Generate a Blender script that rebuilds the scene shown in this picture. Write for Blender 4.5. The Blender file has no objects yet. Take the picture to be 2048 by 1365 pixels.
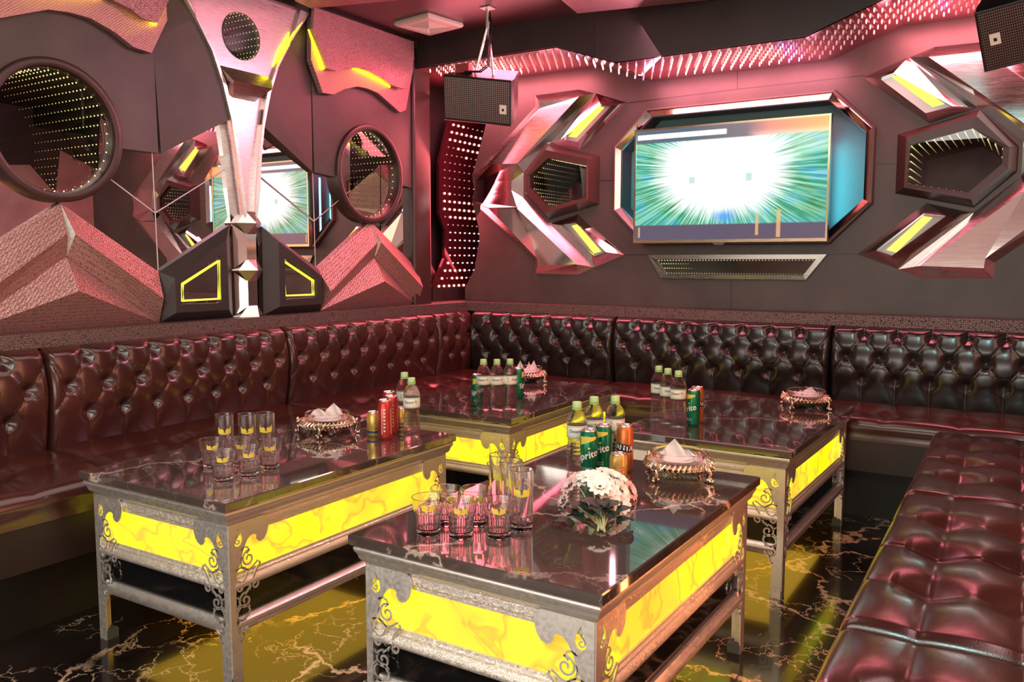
import bpy, math, random
from mathutils import Vector, Matrix
from mathutils.geometry import tessellate_polygon
random.seed(7)
sc = bpy.context.scene
COL = sc.collection
PI = math.pi

# ---------------------------------------------------------------- camera
CP = Vector((3.0744, -4.3711, 1.1571)); YAW, PIT, ROLL, FPX = 0.5592, -0.0971, 0.0012, 1673.5
_r = Vector((math.cos(YAW), math.sin(YAW), 0)); _f = Vector((-math.sin(YAW)*math.cos(PIT), math.cos(YAW)*math.cos(PIT), math.sin(PIT)))
_u = _r.cross(_f); CR = _r*math.cos(ROLL)+_u*math.sin(ROLL); CU = -_r*math.sin(ROLL)+_u*math.cos(ROLL)
cam = bpy.data.cameras.new('camera'); cam.sensor_width = 36; cam.lens = FPX*36/2048; cam.clip_start = .02
co = bpy.data.objects.new('camera', cam); COL.objects.link(co)
M = Matrix((CR, CU, -_f)).transposed().to_4x4(); M.translation = CP; co.matrix_world = M
sc.camera = co
sc.view_settings.view_transform = 'Standard'; sc.view_settings.look = 'None'
sc.view_settings.gamma = 1; sc.view_settings.use_curve_mapping = False
sc.view_settings.exposure = 0.28
sc.cycles.max_bounces = 20; sc.cycles.transmission_bounces = 18; sc.cycles.glossy_bounces = 6
sc.cycles.diffuse_bounces = 4; sc.cycles.transparent_max_bounces = 24
sc.cycles.sample_clamp_indirect = 4; sc.cycles.caustics_reflective = False; sc.cycles.caustics_refractive = False
# ---------------------------------------------------------------- world and lights
w = bpy.data.worlds.new('world'); sc.world = w; w.use_nodes = True
w.node_tree.nodes['Background'].inputs[0].default_value = (.2, .15, .15, 1); w.node_tree.nodes['Background'].inputs[1].default_value = .3

def area(name, loc, target, size, power, col, sy=None):
    l = bpy.data.lights.new(name, 'AREA'); l.energy = power; l.color = col; l.size = size
    if sy: l.shape = 'RECTANGLE'; l.size_y = sy
    o = bpy.data.objects.new(name, l); COL.objects.link(o); o.location = loc
    d = Vector(target)-Vector(loc); o.rotation_euler = d.to_track_quat('-Z', 'Y').to_euler()
    return o
ROSE = (1, .22, .27); PINK = (1, .5, .5); WARM = (1, .80, .62)
# LED soffit over the television wall: light thrown down the wall, and back up onto the glossy board
area('soffit_glow_left', (.35, -.08, 2.20), (.35, .30, 1.2), .9, 10, ROSE, .2)
area('soffit_glow_middle', (1.7, -.08, 2.09), (1.7, .30, 1.2), 1.0, 8, (1, .26, .34), .2)
area('soffit_glow_right', (2.75, -.08, 2.20), (2.75, .30, 1.2), .6, 7, ROSE, .2)
area('soffit_board_glow', (.35, -.16, 2.14), (.35, -.16, 2.3), .9, 6, ROSE, .3)
area('soffit_board_glow', (1.7, -.16, 2.03), (1.7, -.16, 2.3), 1.0, 6, (1, .26, .40), .3)
area('soffit_board_glow', (2.75, -.16, 2.14), (2.75, -.16, 2.3), .6, 5, ROSE, .3)
area('soffit_glow_across', (1.5, -.52, 2.20), (-.12, -1.7, 1.1), 1.2, 16, (1, .45, .58), .25)
area('soffit_glow_down', (.55, -.50, 2.20), (.45, -.9, .4), .8, 11, (1, .16, .24), .3)
# LED board in the corner; second lamp added to redden the board
area('corner_glow', (-.04, -.05, 1.55), (1.2, -1.2, .6), .35, 11, (1, .12, .15), 1.1)
area('corner_board_glow', (-.06, .12, 1.5), (-.3, .12, 1.5), .30, .35, (1, .06, .09), 1.1)
# ceiling lights of the room, then fill lamps added without any fixture
area('ceiling_light_warm', (1.9, -4.7, 2.40), (1.9, -4.7, 0), 2.6, 52, (1, .92, .82), 1.5)
area('ceiling_light_pink', (1.5, -2.2, 2.40), (1.5, -2.2, 0), 1.6, 15, (1, .74, .66), 1.6)
area('front_fill', (1.8, -6.2, .48), (1.8, -3, .40), 4.2, 44, (1, .93, .84), .85)  # added fill behind the camera, brightens the table fronts
area('bench_toe_fill', (2.72, -2.1, .06), (1.4, -2.1, .12), .05, 7, (1, .30, .10), 3.0)  # added under the benches to tint the steel table sides copper
area('right_fill', (3.9, -2.9, 1.75), (0, -2.9, 1.75), 3.2, 25, (1, .40, .26), 1.2)  # added orange fill from the right for table sides and left wall
area('right_wall_fill', (3.2, -2.6, 2.36), (3.95, -2.6, 1.6), 3.0, 16, (1, .62, .62), .3)  # added to brighten the right wall that the steel reflects
area('teal_screen_glow', (2.9, -4.4, 2.3), (2.4, -.2, .7), .3, 10, (.35, 1, .95), .3)  # stands in for an unseen screen behind the camera, no ceiling lamp

# ---------------------------------------------------------------- pixel rays onto real planes
def ray(px, py):
    return _f + CR*((px-1024)/FPX) - CU*((py-682.5)/FPX)
def hit(px, py, ax, v):
    d = ray(px, py); t = (v-CP[ax])/d[ax]; return CP+d*t
LX, BY = -.12, .10
def LW(px, py, h=0): return hit(px, py, 0, LX+h)      # left wall plane, h metres proud of it
def BW(px, py, h=0): return hit(px, py, 1, BY-h)      # television wall plane
FZ = -.045                                             # floor height

# ---------------------------------------------------------------- materials
MATS = {}
class NT:
    def __init__(s, name):
        s.m = bpy.data.materials.new(name); s.m.use_nodes = True; s.t = s.m.node_tree; s.n = s.t.nodes
        s.out = s.n['Material Output']; s.b = s.n['Principled BSDF']
    def node(s, typ, **kw):
        n = s.n.new(typ)
        for k, v in kw.items():
            if k.startswith('in_'): n.inputs[k[3:].replace('_', ' ')].default_value = v
            else: setattr(n, k, v)
        return n
    def link(s, a, b): s.t.links.new(a, b)
    def val(s, x):
        return x
    def math(s, op, a, b=None, c=None, clamp=False):
        n = s.n.new('ShaderNodeMath'); n.operation = op; n.use_clamp = clamp
        for i, x in enumerate((a, b, c)):
            if x is None: continue
            if isinstance(x, (int, float)): n.inputs[i].default_value = x
            else: s.link(x, n.inputs[i])
        return n.outputs[0]
    def mix(s, fac, a, b, mode='MIX'):
        n = s.n.new('ShaderNodeMix'); n.data_type = 'RGBA'; n.blend_type = mode
        for sock, x in ((n.inputs[0], fac), (n.inputs[6], a), (n.inputs[7], b)):
            if isinstance(x, (int, float)): sock.default_value = x
            elif isinstance(x, tuple): sock.default_value = (*x, 1) if len(x) == 3 else x
            else: s.link(x, sock)
        return n.outputs[2]
    def ramp(s, fac, stops, interp='LINEAR'):
        n = s.n.new('ShaderNodeValToRGB'); n.color_ramp.interpolation = interp
        e = n.color_ramp.elements
        while len(e) < len(stops): e.new(.5)
        for el, (p, c) in zip(e, stops):
            el.position = p; el.color = (*c, 1) if isinstance(c, tuple) else (c, c, c, 1)
        s.link(fac, n.inputs[0]); return n.outputs[0]
    def coord(s, kind='Object', scale=(1, 1, 1), rot=(0, 0, 0)):
        c = s.n.new('ShaderNodeTexCoord'); m = s.n.new('ShaderNodeMapping'); m.inputs['Scale'].default_value = scale; m.inputs['Rotation'].default_value = rot
        s.link(c.outputs[kind], m.inputs[0]); return m.outputs[0]
    def geo(s, scale=(1, 1, 1), rot=(0, 0, 0)):
        c = s.n.new('ShaderNodeNewGeometry'); m = s.n.new('ShaderNodeMapping'); m.inputs['Scale'].default_value = scale; m.inputs['Rotation'].default_value = rot
        s.link(c.outputs['Position'], m.inputs[0]); return m.outputs[0]
    def noise(s, vec, scale, detail=3, rough=.5, dist=0):
        n = s.n.new('ShaderNodeTexNoise'); n.inputs['Scale'].default_value = scale; n.inputs['Detail'].default_value = detail
        n.inputs['Roughness'].default_value = rough; n.inputs['Distortion'].default_value = dist; s.link(vec, n.inputs['Vector']); return n
    def bump(s, h, strength=.2, dist=.01):
        n = s.n.new('ShaderNodeBump'); n.inputs['Strength'].default_value = strength; n.inputs['Distance'].default_value = dist
        s.link(h, n.inputs['Height']); s.link(n.outputs[0], s.b.inputs['Normal']); return n
    def set(s, **kw):
        for k, v in kw.items():
            k = k.replace('_', ' ')
            if isinstance(v, tuple) and len(v) == 3: v = (*v, 1)
            s.b.inputs[k].default_value = v
        return s
def simple(name, col, rough=.5, metal=0, **kw):
    t = NT(name); t.set(Base_Color=col, Roughness=rough, Metallic=metal, **kw); MATS[name] = t.m; return t.m
def emis(name, col, strength, sampled=True):
    t = NT(name); t.set(Base_Color=(.02, .02, .02), Roughness=.4, Emission_Color=col, Emission_Strength=strength)
    if not sampled: t.m.cycles.emission_sampling = 'NONE'
    MATS[name] = t.m; return t.m

def leather(name, col, rough, bump=.15, scale=260, var=.25, coat=0):
    t = NT(name); v = t.geo()
    n = t.noise(v, 3.5, 4); c2 = tuple(x*(1-var) for x in col); c1 = tuple(min(1, x*(1+var)) for x in col)
    t.link(t.ramp(n.outputs[0], [(.3, c2), (.7, c1)]), t.b.inputs['Base Color'])
    vo = t.node('ShaderNodeTexVoronoi', feature='DISTANCE_TO_EDGE'); vo.inputs['Scale'].default_value = scale; t.link(v, vo.inputs['Vector'])
    t.bump(vo.outputs[0], bump, .002); t.set(Roughness=rough, Coat_Weight=coat, Coat_Roughness=.12); MATS[name] = t.m; return t.m
LEA = leather('wall_leather', (.078, .064, .057), .42, .25, 300)
SOFA = leather('sofa_leather', (.054, .017, .013), .21, .10, 220, .3, .35)
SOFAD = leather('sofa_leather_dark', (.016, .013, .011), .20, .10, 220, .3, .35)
DARKL = leather('black_leather', (.030, .024, .022), .38, .2, 300)
RINGL = leather('ring_leather', (.050, .024, .022), .30, .2, 300)
CEILM = leather('ceiling_leather', (.075, .032, .032), .35, .1, 90)

def croc(name, col, col2, rot, metal=.45, sc_=(70, 70, 130)):
    t = NT(name); v = t.geo((1, 1, 1), rot)
    mp = t.node('ShaderNodeMapping'); mp.inputs['Scale'].default_value = sc_; t.link(v, mp.inputs[0])
    vo = t.node('ShaderNodeTexVoronoi', feature='DISTANCE_TO_EDGE'); vo.inputs['Scale'].default_value = 1; vo.inputs['Randomness'].default_value = .55
    t.link(mp.outputs[0], vo.inputs['Vector'])
    h = t.ramp(vo.outputs[0], [(0, 0.0), (.12, .8), (.4, 1.0)])
    t.link(t.mix(h, col2, col), t.b.inputs['Base Color']); t.bump(h, .5, .004)
    t.set(Roughness=.34, Metallic=metal); MATS[name] = t.m; return t.m
CROC = croc('crocodile_leather', (.66, .40, .37), (.22, .10, .09), (.6, 0, 0), .55, (110, 110, 200))
CROCL = croc('crocodile_ledge', (.22, .16, .145), (.03, .02, .018), (0, 0, 0), .3, (130, 130, 110))
CROCU = croc('crocodile_upper', (.70, .40, .42), (.25, .09, .10), (.9, 0, 0), .5, (120, 120, 300))

def metal(name, col, rough, brushed=0, scale=(4, 4, 200)):
    t = NT(name); v = t.geo(scale); n = t.noise(v, 3, 3)
    t.link(t.ramp(n.outputs[0], [(.3, rough*.75), (.7, rough*1.3)]), t.b.inputs['Roughness'])
    if brushed: t.bump(n.outputs[0], brushed, .001)
    t.set(Base_Color=col, Metallic=1); MATS[name] = t.m; return t.m
CHROME = metal('polished_steel', (.82, .80, .79), .09, 0)
CHROMEB = metal('brushed_steel', (.74, .72, .70), .22, .15)
STEEL = metal('antique_steel', (.80, .76, .69), .36, 0, (30, 30, 30)); STEEL.node_tree.nodes['Principled BSDF'].inputs['Metallic'].default_value = .8
STEELD = metal('antique_steel_dark', (.72, .66, .58), .34, 0, (30, 30, 30)); STEELD.node_tree.nodes['Principled BSDF'].inputs['Metallic'].default_value = .85
GOLDM = metal('champagne_gold', (.86, .70, .46), .18)
MIRROR = simple('mirror_glass', (.86, .82, .82), 0.0, 1)
DMIRROR = simple('smoked_mirror', (.16, .17, .15), .04, 1)
BLACKG = simple('black_gloss', (.006, .006, .006), .08)
BLACKP = simple('black_plastic', (.015, .014, .014), .35)
WHITEP = simple('white_plastic', (.95, .92, .82), .35)
RUBBER = simple('rubber_foot', (.05, .06, .06), .6)
DARKV = simple('tunnel_black', (.006, .007, .006), .5)
TEALB = simple('recess_panel', (.10, .22, .24), .45)

# embossed rail
t = NT('embossed_rail'); v = t.coord('Object', (34, 34, 60)); n = t.noise(v, 1.6, 3, .6, 2.2)
h = t.ramp(n.outputs[0], [(.40, 0.), (.5, 1.), (.60, 0.)]); t.bump(h, .35, .003); t.set(Base_Color=(.90, .82, .72), Metallic=.75, Roughness=.30); EMBOSS = t.m

# marble
def marble(name, base, base2, vein, rough, sc_=1.0, vw=.012, vs=2.0, gloss=0, density=.52, fine=1.0):
    t = NT(name); v = t.geo((sc_, sc_, sc_), (0, 0, .5))
    n1 = t.noise(v, 2.2, 5, .6); base_c = t.ramp(n1.outputs[0], [(.3, base), (.7, base2)])
    wn = t.noise(v, 2.6, 6, .62)
    mv = t.node('ShaderNodeVectorMath', operation='MULTIPLY_ADD'); mv.inputs[1].default_value = (.55, .55, .55); t.link(wn.outputs['Color'], mv.inputs[0]); t.link(v, mv.inputs[2])
    vo = t.node('ShaderNodeTexVoronoi', feature='DISTANCE_TO_EDGE'); vo.inputs['Scale'].default_value = vs; t.link(mv.outputs[0], vo.inputs['Vector'])
    line = t.ramp(vo.outputs[0], [(0, 1.), (vw, .6), (vw*2.4, 0.)])
    vo2 = t.node('ShaderNodeTexVoronoi', feature='DISTANCE_TO_EDGE'); vo2.inputs['Scale'].default_value = vs*4.5; t.link(mv.outputs[0], vo2.inputs['Vector'])
    line2 = t.ramp(vo2.outputs[0], [(0, .9), (vw*1.6, .3), (vw*3, 0.)])
    mk = t.noise(v, 1.7, 3, .5); mask = t.ramp(mk.outputs[0], [(density-.06, 0.), (density+.06, 1.)])
    mk2 = t.noise(v, 3.1, 3, .5); mask2 = t.ramp(mk2.outputs[0], [(density+.02, 0.), (density+.08, 1.)])
    f = t.math('MAXIMUM', t.math('MULTIPLY', line, mask), t.math('MULTIPLY', line2, t.math('MULTIPLY', mask2, fine)))
    t.link(t.mix(f, base_c, vein), t.b.inputs['Base Color']); t.set(Roughness=rough, Coat_Weight=gloss, Coat_Roughness=.02, Specular_IOR_Level=.7)
    MATS[name] = t.m; return t
TOPM = marble('table_marble', (.052, .037, .032), (.095, .068, .058), (.62, .48, .38), .05, 1.3, .009, 1.7, .6, .50, .35).m
tf = marble('floor_marble', (.008, .006, .006), (.020, .013, .012), (.75, .52, .36), .15, 1.25, .010, 1.4, .3, .47)
# tile joints of the floor
v = tf.geo((1.25, 1.25, 1)); br = tf.node('ShaderNodeTexBrick', offset=0.0); br.inputs['Scale'].default_value = 1; br.inputs['Mortar Size'].default_value = .003
br.inputs['Brick Width'].default_value = 1; br.inputs['Row Height'].default_value = 1; tf.link(v, br.inputs[0])
lk = tf.b.inputs['Base Color'].links[0].from_socket
tf.link(tf.mix(br.outputs['Fac'], lk, (.004, .003, .003)), tf.b.inputs['Base Color']); FLOORM = tf.m

# onyx light panel of the tables
t = NT('onyx_light_panel'); v = t.geo((1, 1, 1.2))
wn = t.noise(v, 3.0, 3, .5); mv = t.node('ShaderNodeVectorMath', operation='MULTIPLY_ADD'); mv.inputs[1].default_value = (.5, .5, .5)
t.link(wn.outputs['Color'], mv.inputs[0]); t.link(v, mv.inputs[2])
n2 = t.noise(mv.outputs[0], 5.5, 2, .45, .6)
vein = t.ramp(n2.outputs[0], [(.43, 0.), (.485, .75), (.50, .9), (.53, .25), (.60, 0.)])
n3 = t.noise(v, 2.1, 2)
basec = t.ramp(n3.outputs[0], [(.40, (1.0, .62, .03)), (.50, (1.0, .88, .02)), (.62, (.88, 1.0, .0))])
t.link(t.mix(t.math('MULTIPLY', vein, .75), basec, (.80, .26, .04)), t.b.inputs['Emission Color'])
t.set(Base_Color=(.3, .2, .05), Roughness=.12, Emission_Strength=0.98); ONYX = t.m
YEL = emis('yellow_light', (1, .93, .10), 1.25)
NEON = emis('yellow_neon', (1, .92, .05), 1.3)
YSTRIP = emis('yellow_strip', (1, .84, .01), 4.5)

def glassm(name, ior, col=(1, 1, 1), rough=0, thru=.3):
    t = NT(name); g = t.node('ShaderNodeBsdfGlass'); g.inputs['IOR'].default_value = ior; g.inputs['Color'].default_value = (*col, 1); g.inputs['Roughness'].default_value = rough
    tr_ = t.node('ShaderNodeBsdfTransparent'); tr_.inputs[0].default_value = (.96, .96, .95, 1); m_x = t.node('ShaderNodeMixShader'); m_x.inputs[0].default_value = thru; t.link(g.outputs[0], m_x.inputs[1]); t.link(tr_.outputs[0], m_x.inputs[2]); t.link(m_x.outputs[0], t.out.inputs[0]); return t
GLASS = glassm('clear_glass', 1.45, thru=.08).m
tg = glassm('bottle_water', 1.20, (1, 1, 1), 0, .48); v = tg.coord('Object'); n = tg.noise(v, 130, 2); bp = tg.node('ShaderNodeBump'); bp.inputs['Strength'].default_value = .35; bp.inputs['Distance'].default_value = .003
tg.link(n.outputs[0], bp.inputs['Height']); tg.link(bp.outputs[0], [x for x in tg.n if x.type == 'BSDF_GLASS'][0].inputs['Normal']); PET = tg.m
tt = NT('smoked_pane'); tr = tt.node('ShaderNodeBsdfTransparent'); tr.inputs[0].default_value = (.90, .90, .86, 1); gl = tt.node('ShaderNodeBsdfGlossy'); gl.inputs['Roughness'].default_value = 0.0; gl.inputs[0].default_value = (.8, .8, .8, 1)
mx = tt.node('ShaderNodeMixShader'); mx.inputs[0].default_value = .11; tt.link(tr.outputs[0], mx.inputs[1]); tt.link(gl.outputs[0], mx.inputs[2]); tt.link(mx.outputs[0], tt.out.inputs[0]); PANE = tt.m

# LEDs: colour comes from the mesh
def ledmat(name, gain):
    t = NT(name); a = t.node('ShaderNodeVertexColor'); a.layer_name = 'Col'
    e = t.node('ShaderNodeEmission'); e.inputs[1].default_value = gain; t.link(a.outputs[0], e.inputs[0]); t.link(e.outputs[0], t.out.inputs[0])
    t.m.cycles.emission_sampling = 'NONE'; return t.m
DOTM = ledmat('led_dots', 1.6)
LEDC = {k: emis('led_'+k, c, s, False) for k, (c, s) in dict(
    hot=((1, .50, .42), 2.6), rose=((1, .28, .28), 2.6), dim=((.95, .42, .40), .75), violet=((.75, .36, 1), 2.2), white=((1, .85, .82), 3.2), red=((1, .30, .26), 3.0)).items()}

# television picture
t = NT('television_picture'); uv = t.node('ShaderNodeUVMap'); sx = t.node('ShaderNodeSeparateXYZ'); t.link(uv.outputs[0], sx.inputs[0])
U, V = sx.outputs[0], sx.outputs[1]; mth = t.math
dx = mth('MULTIPLY', mth('SUBTRACT', U, .47), 1.78); dy = mth('SUBTRACT', V, .61)
rr = mth('SQRT', mth('ADD', mth('MULTIPLY', mth('MULTIPLY', dx, dx), .42), mth('MULTIPLY', dy, dy)))
ang = mth('ARCTAN2', dy, dx)
cb = t.node('ShaderNodeCombineXYZ'); t.link(mth('MULTIPLY', mth('SINE', ang), 27), cb.inputs[0]); t.link(mth('MULTIPLY', mth('COSINE', ang), 27), cb.inputs[1]); t.link(mth('MULTIPLY', rr, 1.6), cb.inputs[2])
ns = t.noise(cb.outputs[0], 1.4, 4, .7)
cb2 = t.node('ShaderNodeCombineXYZ'); t.link(U, cb2.inputs[0]); t.link(V, cb2.inputs[1]); nb = t.noise(cb2.outputs[0], 5, 3)
streak = t.ramp(ns.outputs[0], [(.44, 0.), (.52, .5), (.60, 1.)])
greenbg = t.ramp(nb.outputs[0], [(.35, (.02, .20, .08)), (.5, (.03, .30, .20)), (.65, (.02, .28, .42))])
fall = t.ramp(rr, [(.18, 1.), (.34, .55), (.62, .12), (.8, 0.)])
cc = t.mix(t.math('MULTIPLY', streak, mth('ADD', mth('MULTIPLY', fall, .9), .22, clamp=True)), greenbg, (.60, 1.0, .72))
edge = mth('ADD', rr, mth('MULTIPLY', mth('SUBTRACT', ns.outputs[0], .5), -.30))
core = t.ramp(edge, [(.24, 1.), (.34, .75), (.46, 0.)])
cc = t.mix(core, cc, (1.0, 1.0, 1.0))
def box(u0, u1, v0, v1, s=60):
    def st(x, a, sign):
        return mth('MULTIPLY', mth('SUBTRACT', x, a) if sign > 0 else mth('SUBTRACT', a, x), s, clamp=True)
    return mth('MULTIPLY', mth('MULTIPLY', st(U, u0, 1), st(U, u1, -1)), mth('MULTIPLY', st(V, v0, 1), st(V, v1, -1)))
for bx in ((.30, .335, .50, .56), (.60, .635, .50, .57)): cc = t.mix(mth('MULTIPLY', box(*bx, 300), .6), cc, (.10, .42, .25))
blue = box(.42, .57, .13, .27, 18); cc = t.mix(mth('MULTIPLY', blue, .8), cc, (.05, .28, .75))
bot = box(-1, 2, -1, .14, 90); cc = t.mix(bot, cc, (.10, .08, .12))
for u0, wd, v0, v1 in ((.655, .02, .03, .22), (.76, .025, 0.01, .25), (.015, .015, .02, .12)): cc = t.mix(mth('MULTIPLY', box(u0, u0+wd, v0, v1, 200), .75), cc, (.72, .40, .16))
top = box(-1, 2, .875, 2, 80); topc = t.ramp(U, [(.3, (.10, .13, .16)), (.6, (.22, .18, .20)), (.72, (.75, .28, .22)), (1, (.95, .45, .16))])  # orange at the right end is a reflection painted into the picture
cc = t.mix(top, cc, topc)
nn = t.noise(cb2.outputs[0], 70, 2); txt = mth('MULTIPLY', box(.005, .50, .915, .965, 160), t.ramp(nn.outputs[0], [(.30, 0.), (.36, 1.)]))
cc = t.mix(txt, cc, (1.2, 1.2, 1.2))
em = t.node('ShaderNodeEmission'); em.inputs[1].default_value = 1.1; t.link(cc, em.inputs[0])
gls = t.node('ShaderNodeBsdfGlossy'); gls.inputs['Roughness'].default_value = .05; gls.inputs[0].default_value = (.07, .07, .07, 1)
ad = t.node('ShaderNodeAddShader'); t.link(em.outputs[0], ad.inputs[0]); t.link(gls.outputs[0], ad.inputs[1]); t.link(ad.outputs[0], t.out.inputs[0]); TVM = t.m

# speaker grille
t = NT('wire_grille'); v = t.coord('UV', (1, 1, 1)); sx = t.node('ShaderNodeSeparateXYZ'); t.link(v, sx.inputs[0])
def gridline(sock, n, w_):
    f = t.math('FRACT', t.math('MULTIPLY', sock, n)); return t.math('LESS_THAN', f, w_)
g_ = t.math('MAXIMUM', gridline(sx.outputs[0], 34, .28), gridline(sx.outputs[1], 22, .28))
t.link(t.mix(g_, (.006, .005, .005), (.42, .30, .28)), t.b.inputs['Base Color']); t.link(g_, t.b.inputs['Metallic']); t.set(Roughness=.4); GRILLE = t.m

# ---------------------------------------------------------------- building helpers
class MB:
    def __init__(s): s.v = []; s.f = []; s.uv = None; s.col = []
    def add(s, vs, fs):
        o = len(s.v); s.v += [Vector(p) for p in vs]; s.f += [tuple(i+o for i in f) for f in fs]; return s
    def box(s, a, b):
        x0, y0, z0 = a; x1, y1, z1 = b
        return s.add([(x0,y0,z0),(x1,y0,z0),(x1,y1,z0),(x0,y1,z0),(x0,y0,z1),(x1,y0,z1),(x1,y1,z1),(x0,y1,z1)],
                     [(0,3,2,1),(4,5,6,7),(0,1,5,4),(1,2,6,5),(2,3,7,6),(3,0,4,7)])
    def lathe(s, prof, seg=24, c=(0,0,0), cap=True, wob=None):
        n = len(prof); vs = []
        for k in range(seg):
            a = 2*PI*k/seg
            for r, z in prof:
                rr = r*(wob(a, z) if wob else 1)
                vs.append((c[0]+rr*math.cos(a), c[1]+rr*math.sin(a), c[2]+z))
        fs = [(k*n+i, ((k+1) % seg)*n+i, ((k+1) % seg)*n+i+1, k*n+i+1) for k in range(seg) for i in range(n-1)]
        if cap:
            if prof[0][0] > 1e-6: fs.append(tuple(k*n for k in range(seg))[::-1])
            if prof[-1][0] > 1e-6: fs.append(tuple(k*n+n-1 for k in range(seg)))
        return s.add(vs, fs)
    def tube(s, pts, r, seg=8, closed=False):
        pts = [Vector(p) for p in pts]; n = len(pts); rs = r if isinstance(r, (list, tuple)) else [r]*n
        up = Vector((0, 0, 1)); rings = []
        for i, p in enumerate(pts):
            a = pts[(i-1) % n] if (closed or i > 0) else pts[i]; b = pts[(i+1) % n] if (closed or i < n-1) else pts[i]
            d = (b-a).normalized(); x = d.cross(up)
            if x.length < .05: x = d.cross(Vector((1, 0, 0)))
            x.normalize(); y = x.cross(d)
            rings.append([p+(x*math.cos(2*PI*k/seg)+y*math.sin(2*PI*k/seg))*rs[i] for k in range(seg)])
        vs = [q for g in rings for q in g]; fs = []
        for i in range(n if closed else n-1):
            j = (i+1) % n
            for k in range(seg):
                l = (k+1) % seg; fs.append((i*seg+k, i*seg+l, j*seg+l, j*seg+k))
        if not closed: fs += [tuple(range(seg))[::-1], tuple((n-1)*seg+k for k in range(seg))]
        return s.add(vs, fs)
    def ball(s, c, r, seg=10, rings=6):
        c = Vector(c); rx, ry, rz = r if isinstance(r, (tuple, list)) else (r, r, r)
        vs = [c+Vector((0, 0, -rz))]
        for i in range(1, rings):
            p = -PI/2+PI*i/rings
            vs += [c+Vector((rx*math.cos(p)*math.cos(2*PI*k/seg), ry*math.cos(p)*math.sin(2*PI*k/seg), rz*math.sin(p))) for k in range(seg)]
        vs.append(c+Vector((0, 0, rz))); t_ = len(vs)-1; fs = []
        for k in range(seg):
            l = (k+1) % seg; fs.append((0, 1+l, 1+k)); fs.append((t_, 1+(rings-2)*seg+k, 1+(rings-2)*seg+l))
            for i in range(rings-2): fs.append((1+i*seg+k, 1+i*seg+l, 1+(i+1)*seg+l, 1+(i+1)*seg+k))
        return s.add(vs, fs)
    def grid(s, fn, nu, nv):
        vs = [fn(i/nu, j/nv) for j in range(nv+1) for i in range(nu+1)]
        return s.add(vs, [(j*(nu+1)+i, j*(nu+1)+i+1, (j+1)*(nu+1)+i+1, (j+1)*(nu+1)+i) for j in range(nv) for i in range(nu)])
    def octa(s, c, r, col=None):
        c = Vector(c); o = len(s.v)
        s.add([c+Vector(d)*r for d in ((1,0,0),(-1,0,0),(0,1,0),(0,-1,0),(0,0,1),(0,0,-1))], [(0,2,4),(2,1,4),(1,3,4),(3,0,4),(2,0,5),(1,2,5),(3,1,5),(0,3,5)])
        if col: s.col += [(len(s.f)-8+i, col) for i in range(8)]
        return s
    def build(s, name, mat, parent=None, smooth=False, world=False, normals=True):
        me = bpy.data.meshes.new(name); vs = s.v
        o = bpy.data.objects.new(name, me); COL.objects.link(o)
        if parent is None:
            lo = Vector([min(v[i] for v in vs) for i in range(3)]); hi = Vector([max(v[i] for v in vs) for i in range(3)])
            c = (lo+hi)/2; c.z = lo.z; vs = [v-c for v in vs]; o.location = c
        else:
            o.parent = parent
            if world:
                off = root_of(parent); vs = [v-off for v in vs]
        me.from_pydata([tuple(v) for v in vs], [], s.f)
        if normals:
            import bmesh
            bm = bmesh.new(); bm.from_mesh(me)
            if not s.col: bmesh.ops.remove_doubles(bm, verts=bm.verts, dist=2e-6); bmesh.ops.delete(bm, geom=[v_ for v_ in bm.verts if not v_.link_faces], context='VERTS')
            bmesh.ops.recalc_face_normals(bm, faces=bm.faces); bm.to_mesh(me); bm.free()
        if s.col:
            ca = me.color_attributes.new('Col', 'FLOAT_COLOR', 'CORNER'); fc = dict(s.col)
            for p in me.polygons:
                c_ = fc.get(p.index, (1, 1, 1))
                for li in p.loop_indices: ca.data[li].color = (*c_, 1)
        if smooth:
            for p in me.polygons: p.use_smooth = True
            if smooth is not True: me.set_sharp_from_angle(angle=math.radians(smooth))
        me.materials.append(mat); me.update(); return o
def root_of(o):
    p = Vector((0, 0, 0))
    while o: p = p+o.location; o = o.parent
    return p
def tag(o, label=None, cat=None, group=None, kind=None):
    if label: o['label'] = label
    if cat: o['category'] = cat
    if group: o['group'] = group
    if kind: o['kind'] = kind
    return o
def thing(name, loc, label, cat, group=None, rz=0):
    o = bpy.data.objects.new(name, None); COL.objects.link(o); o.location = loc; o.rotation_euler = (0, 0, rz); o.empty_display_size = .05
    return tag(o, label, cat, group)
KIDS = {}
def copy_tree(o, parent=None):
    c = o.copy(); COL.objects.link(c); c.parent = parent
    for ch in list(o.children): copy_tree(ch, c)
    return c
def place(proto, loc, rz, label, group=None, used=set()):
    o = proto if proto.name not in used else copy_tree(proto)
    used.add(proto.name); o.location = loc; o.rotation_euler = (0, 0, rz); o['label'] = label
    if group: o['group'] = group
    return o
def struct(name, mb, mat, smooth=False):
    return tag(mb.build(name, mat, None, smooth), kind='structure')

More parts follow.
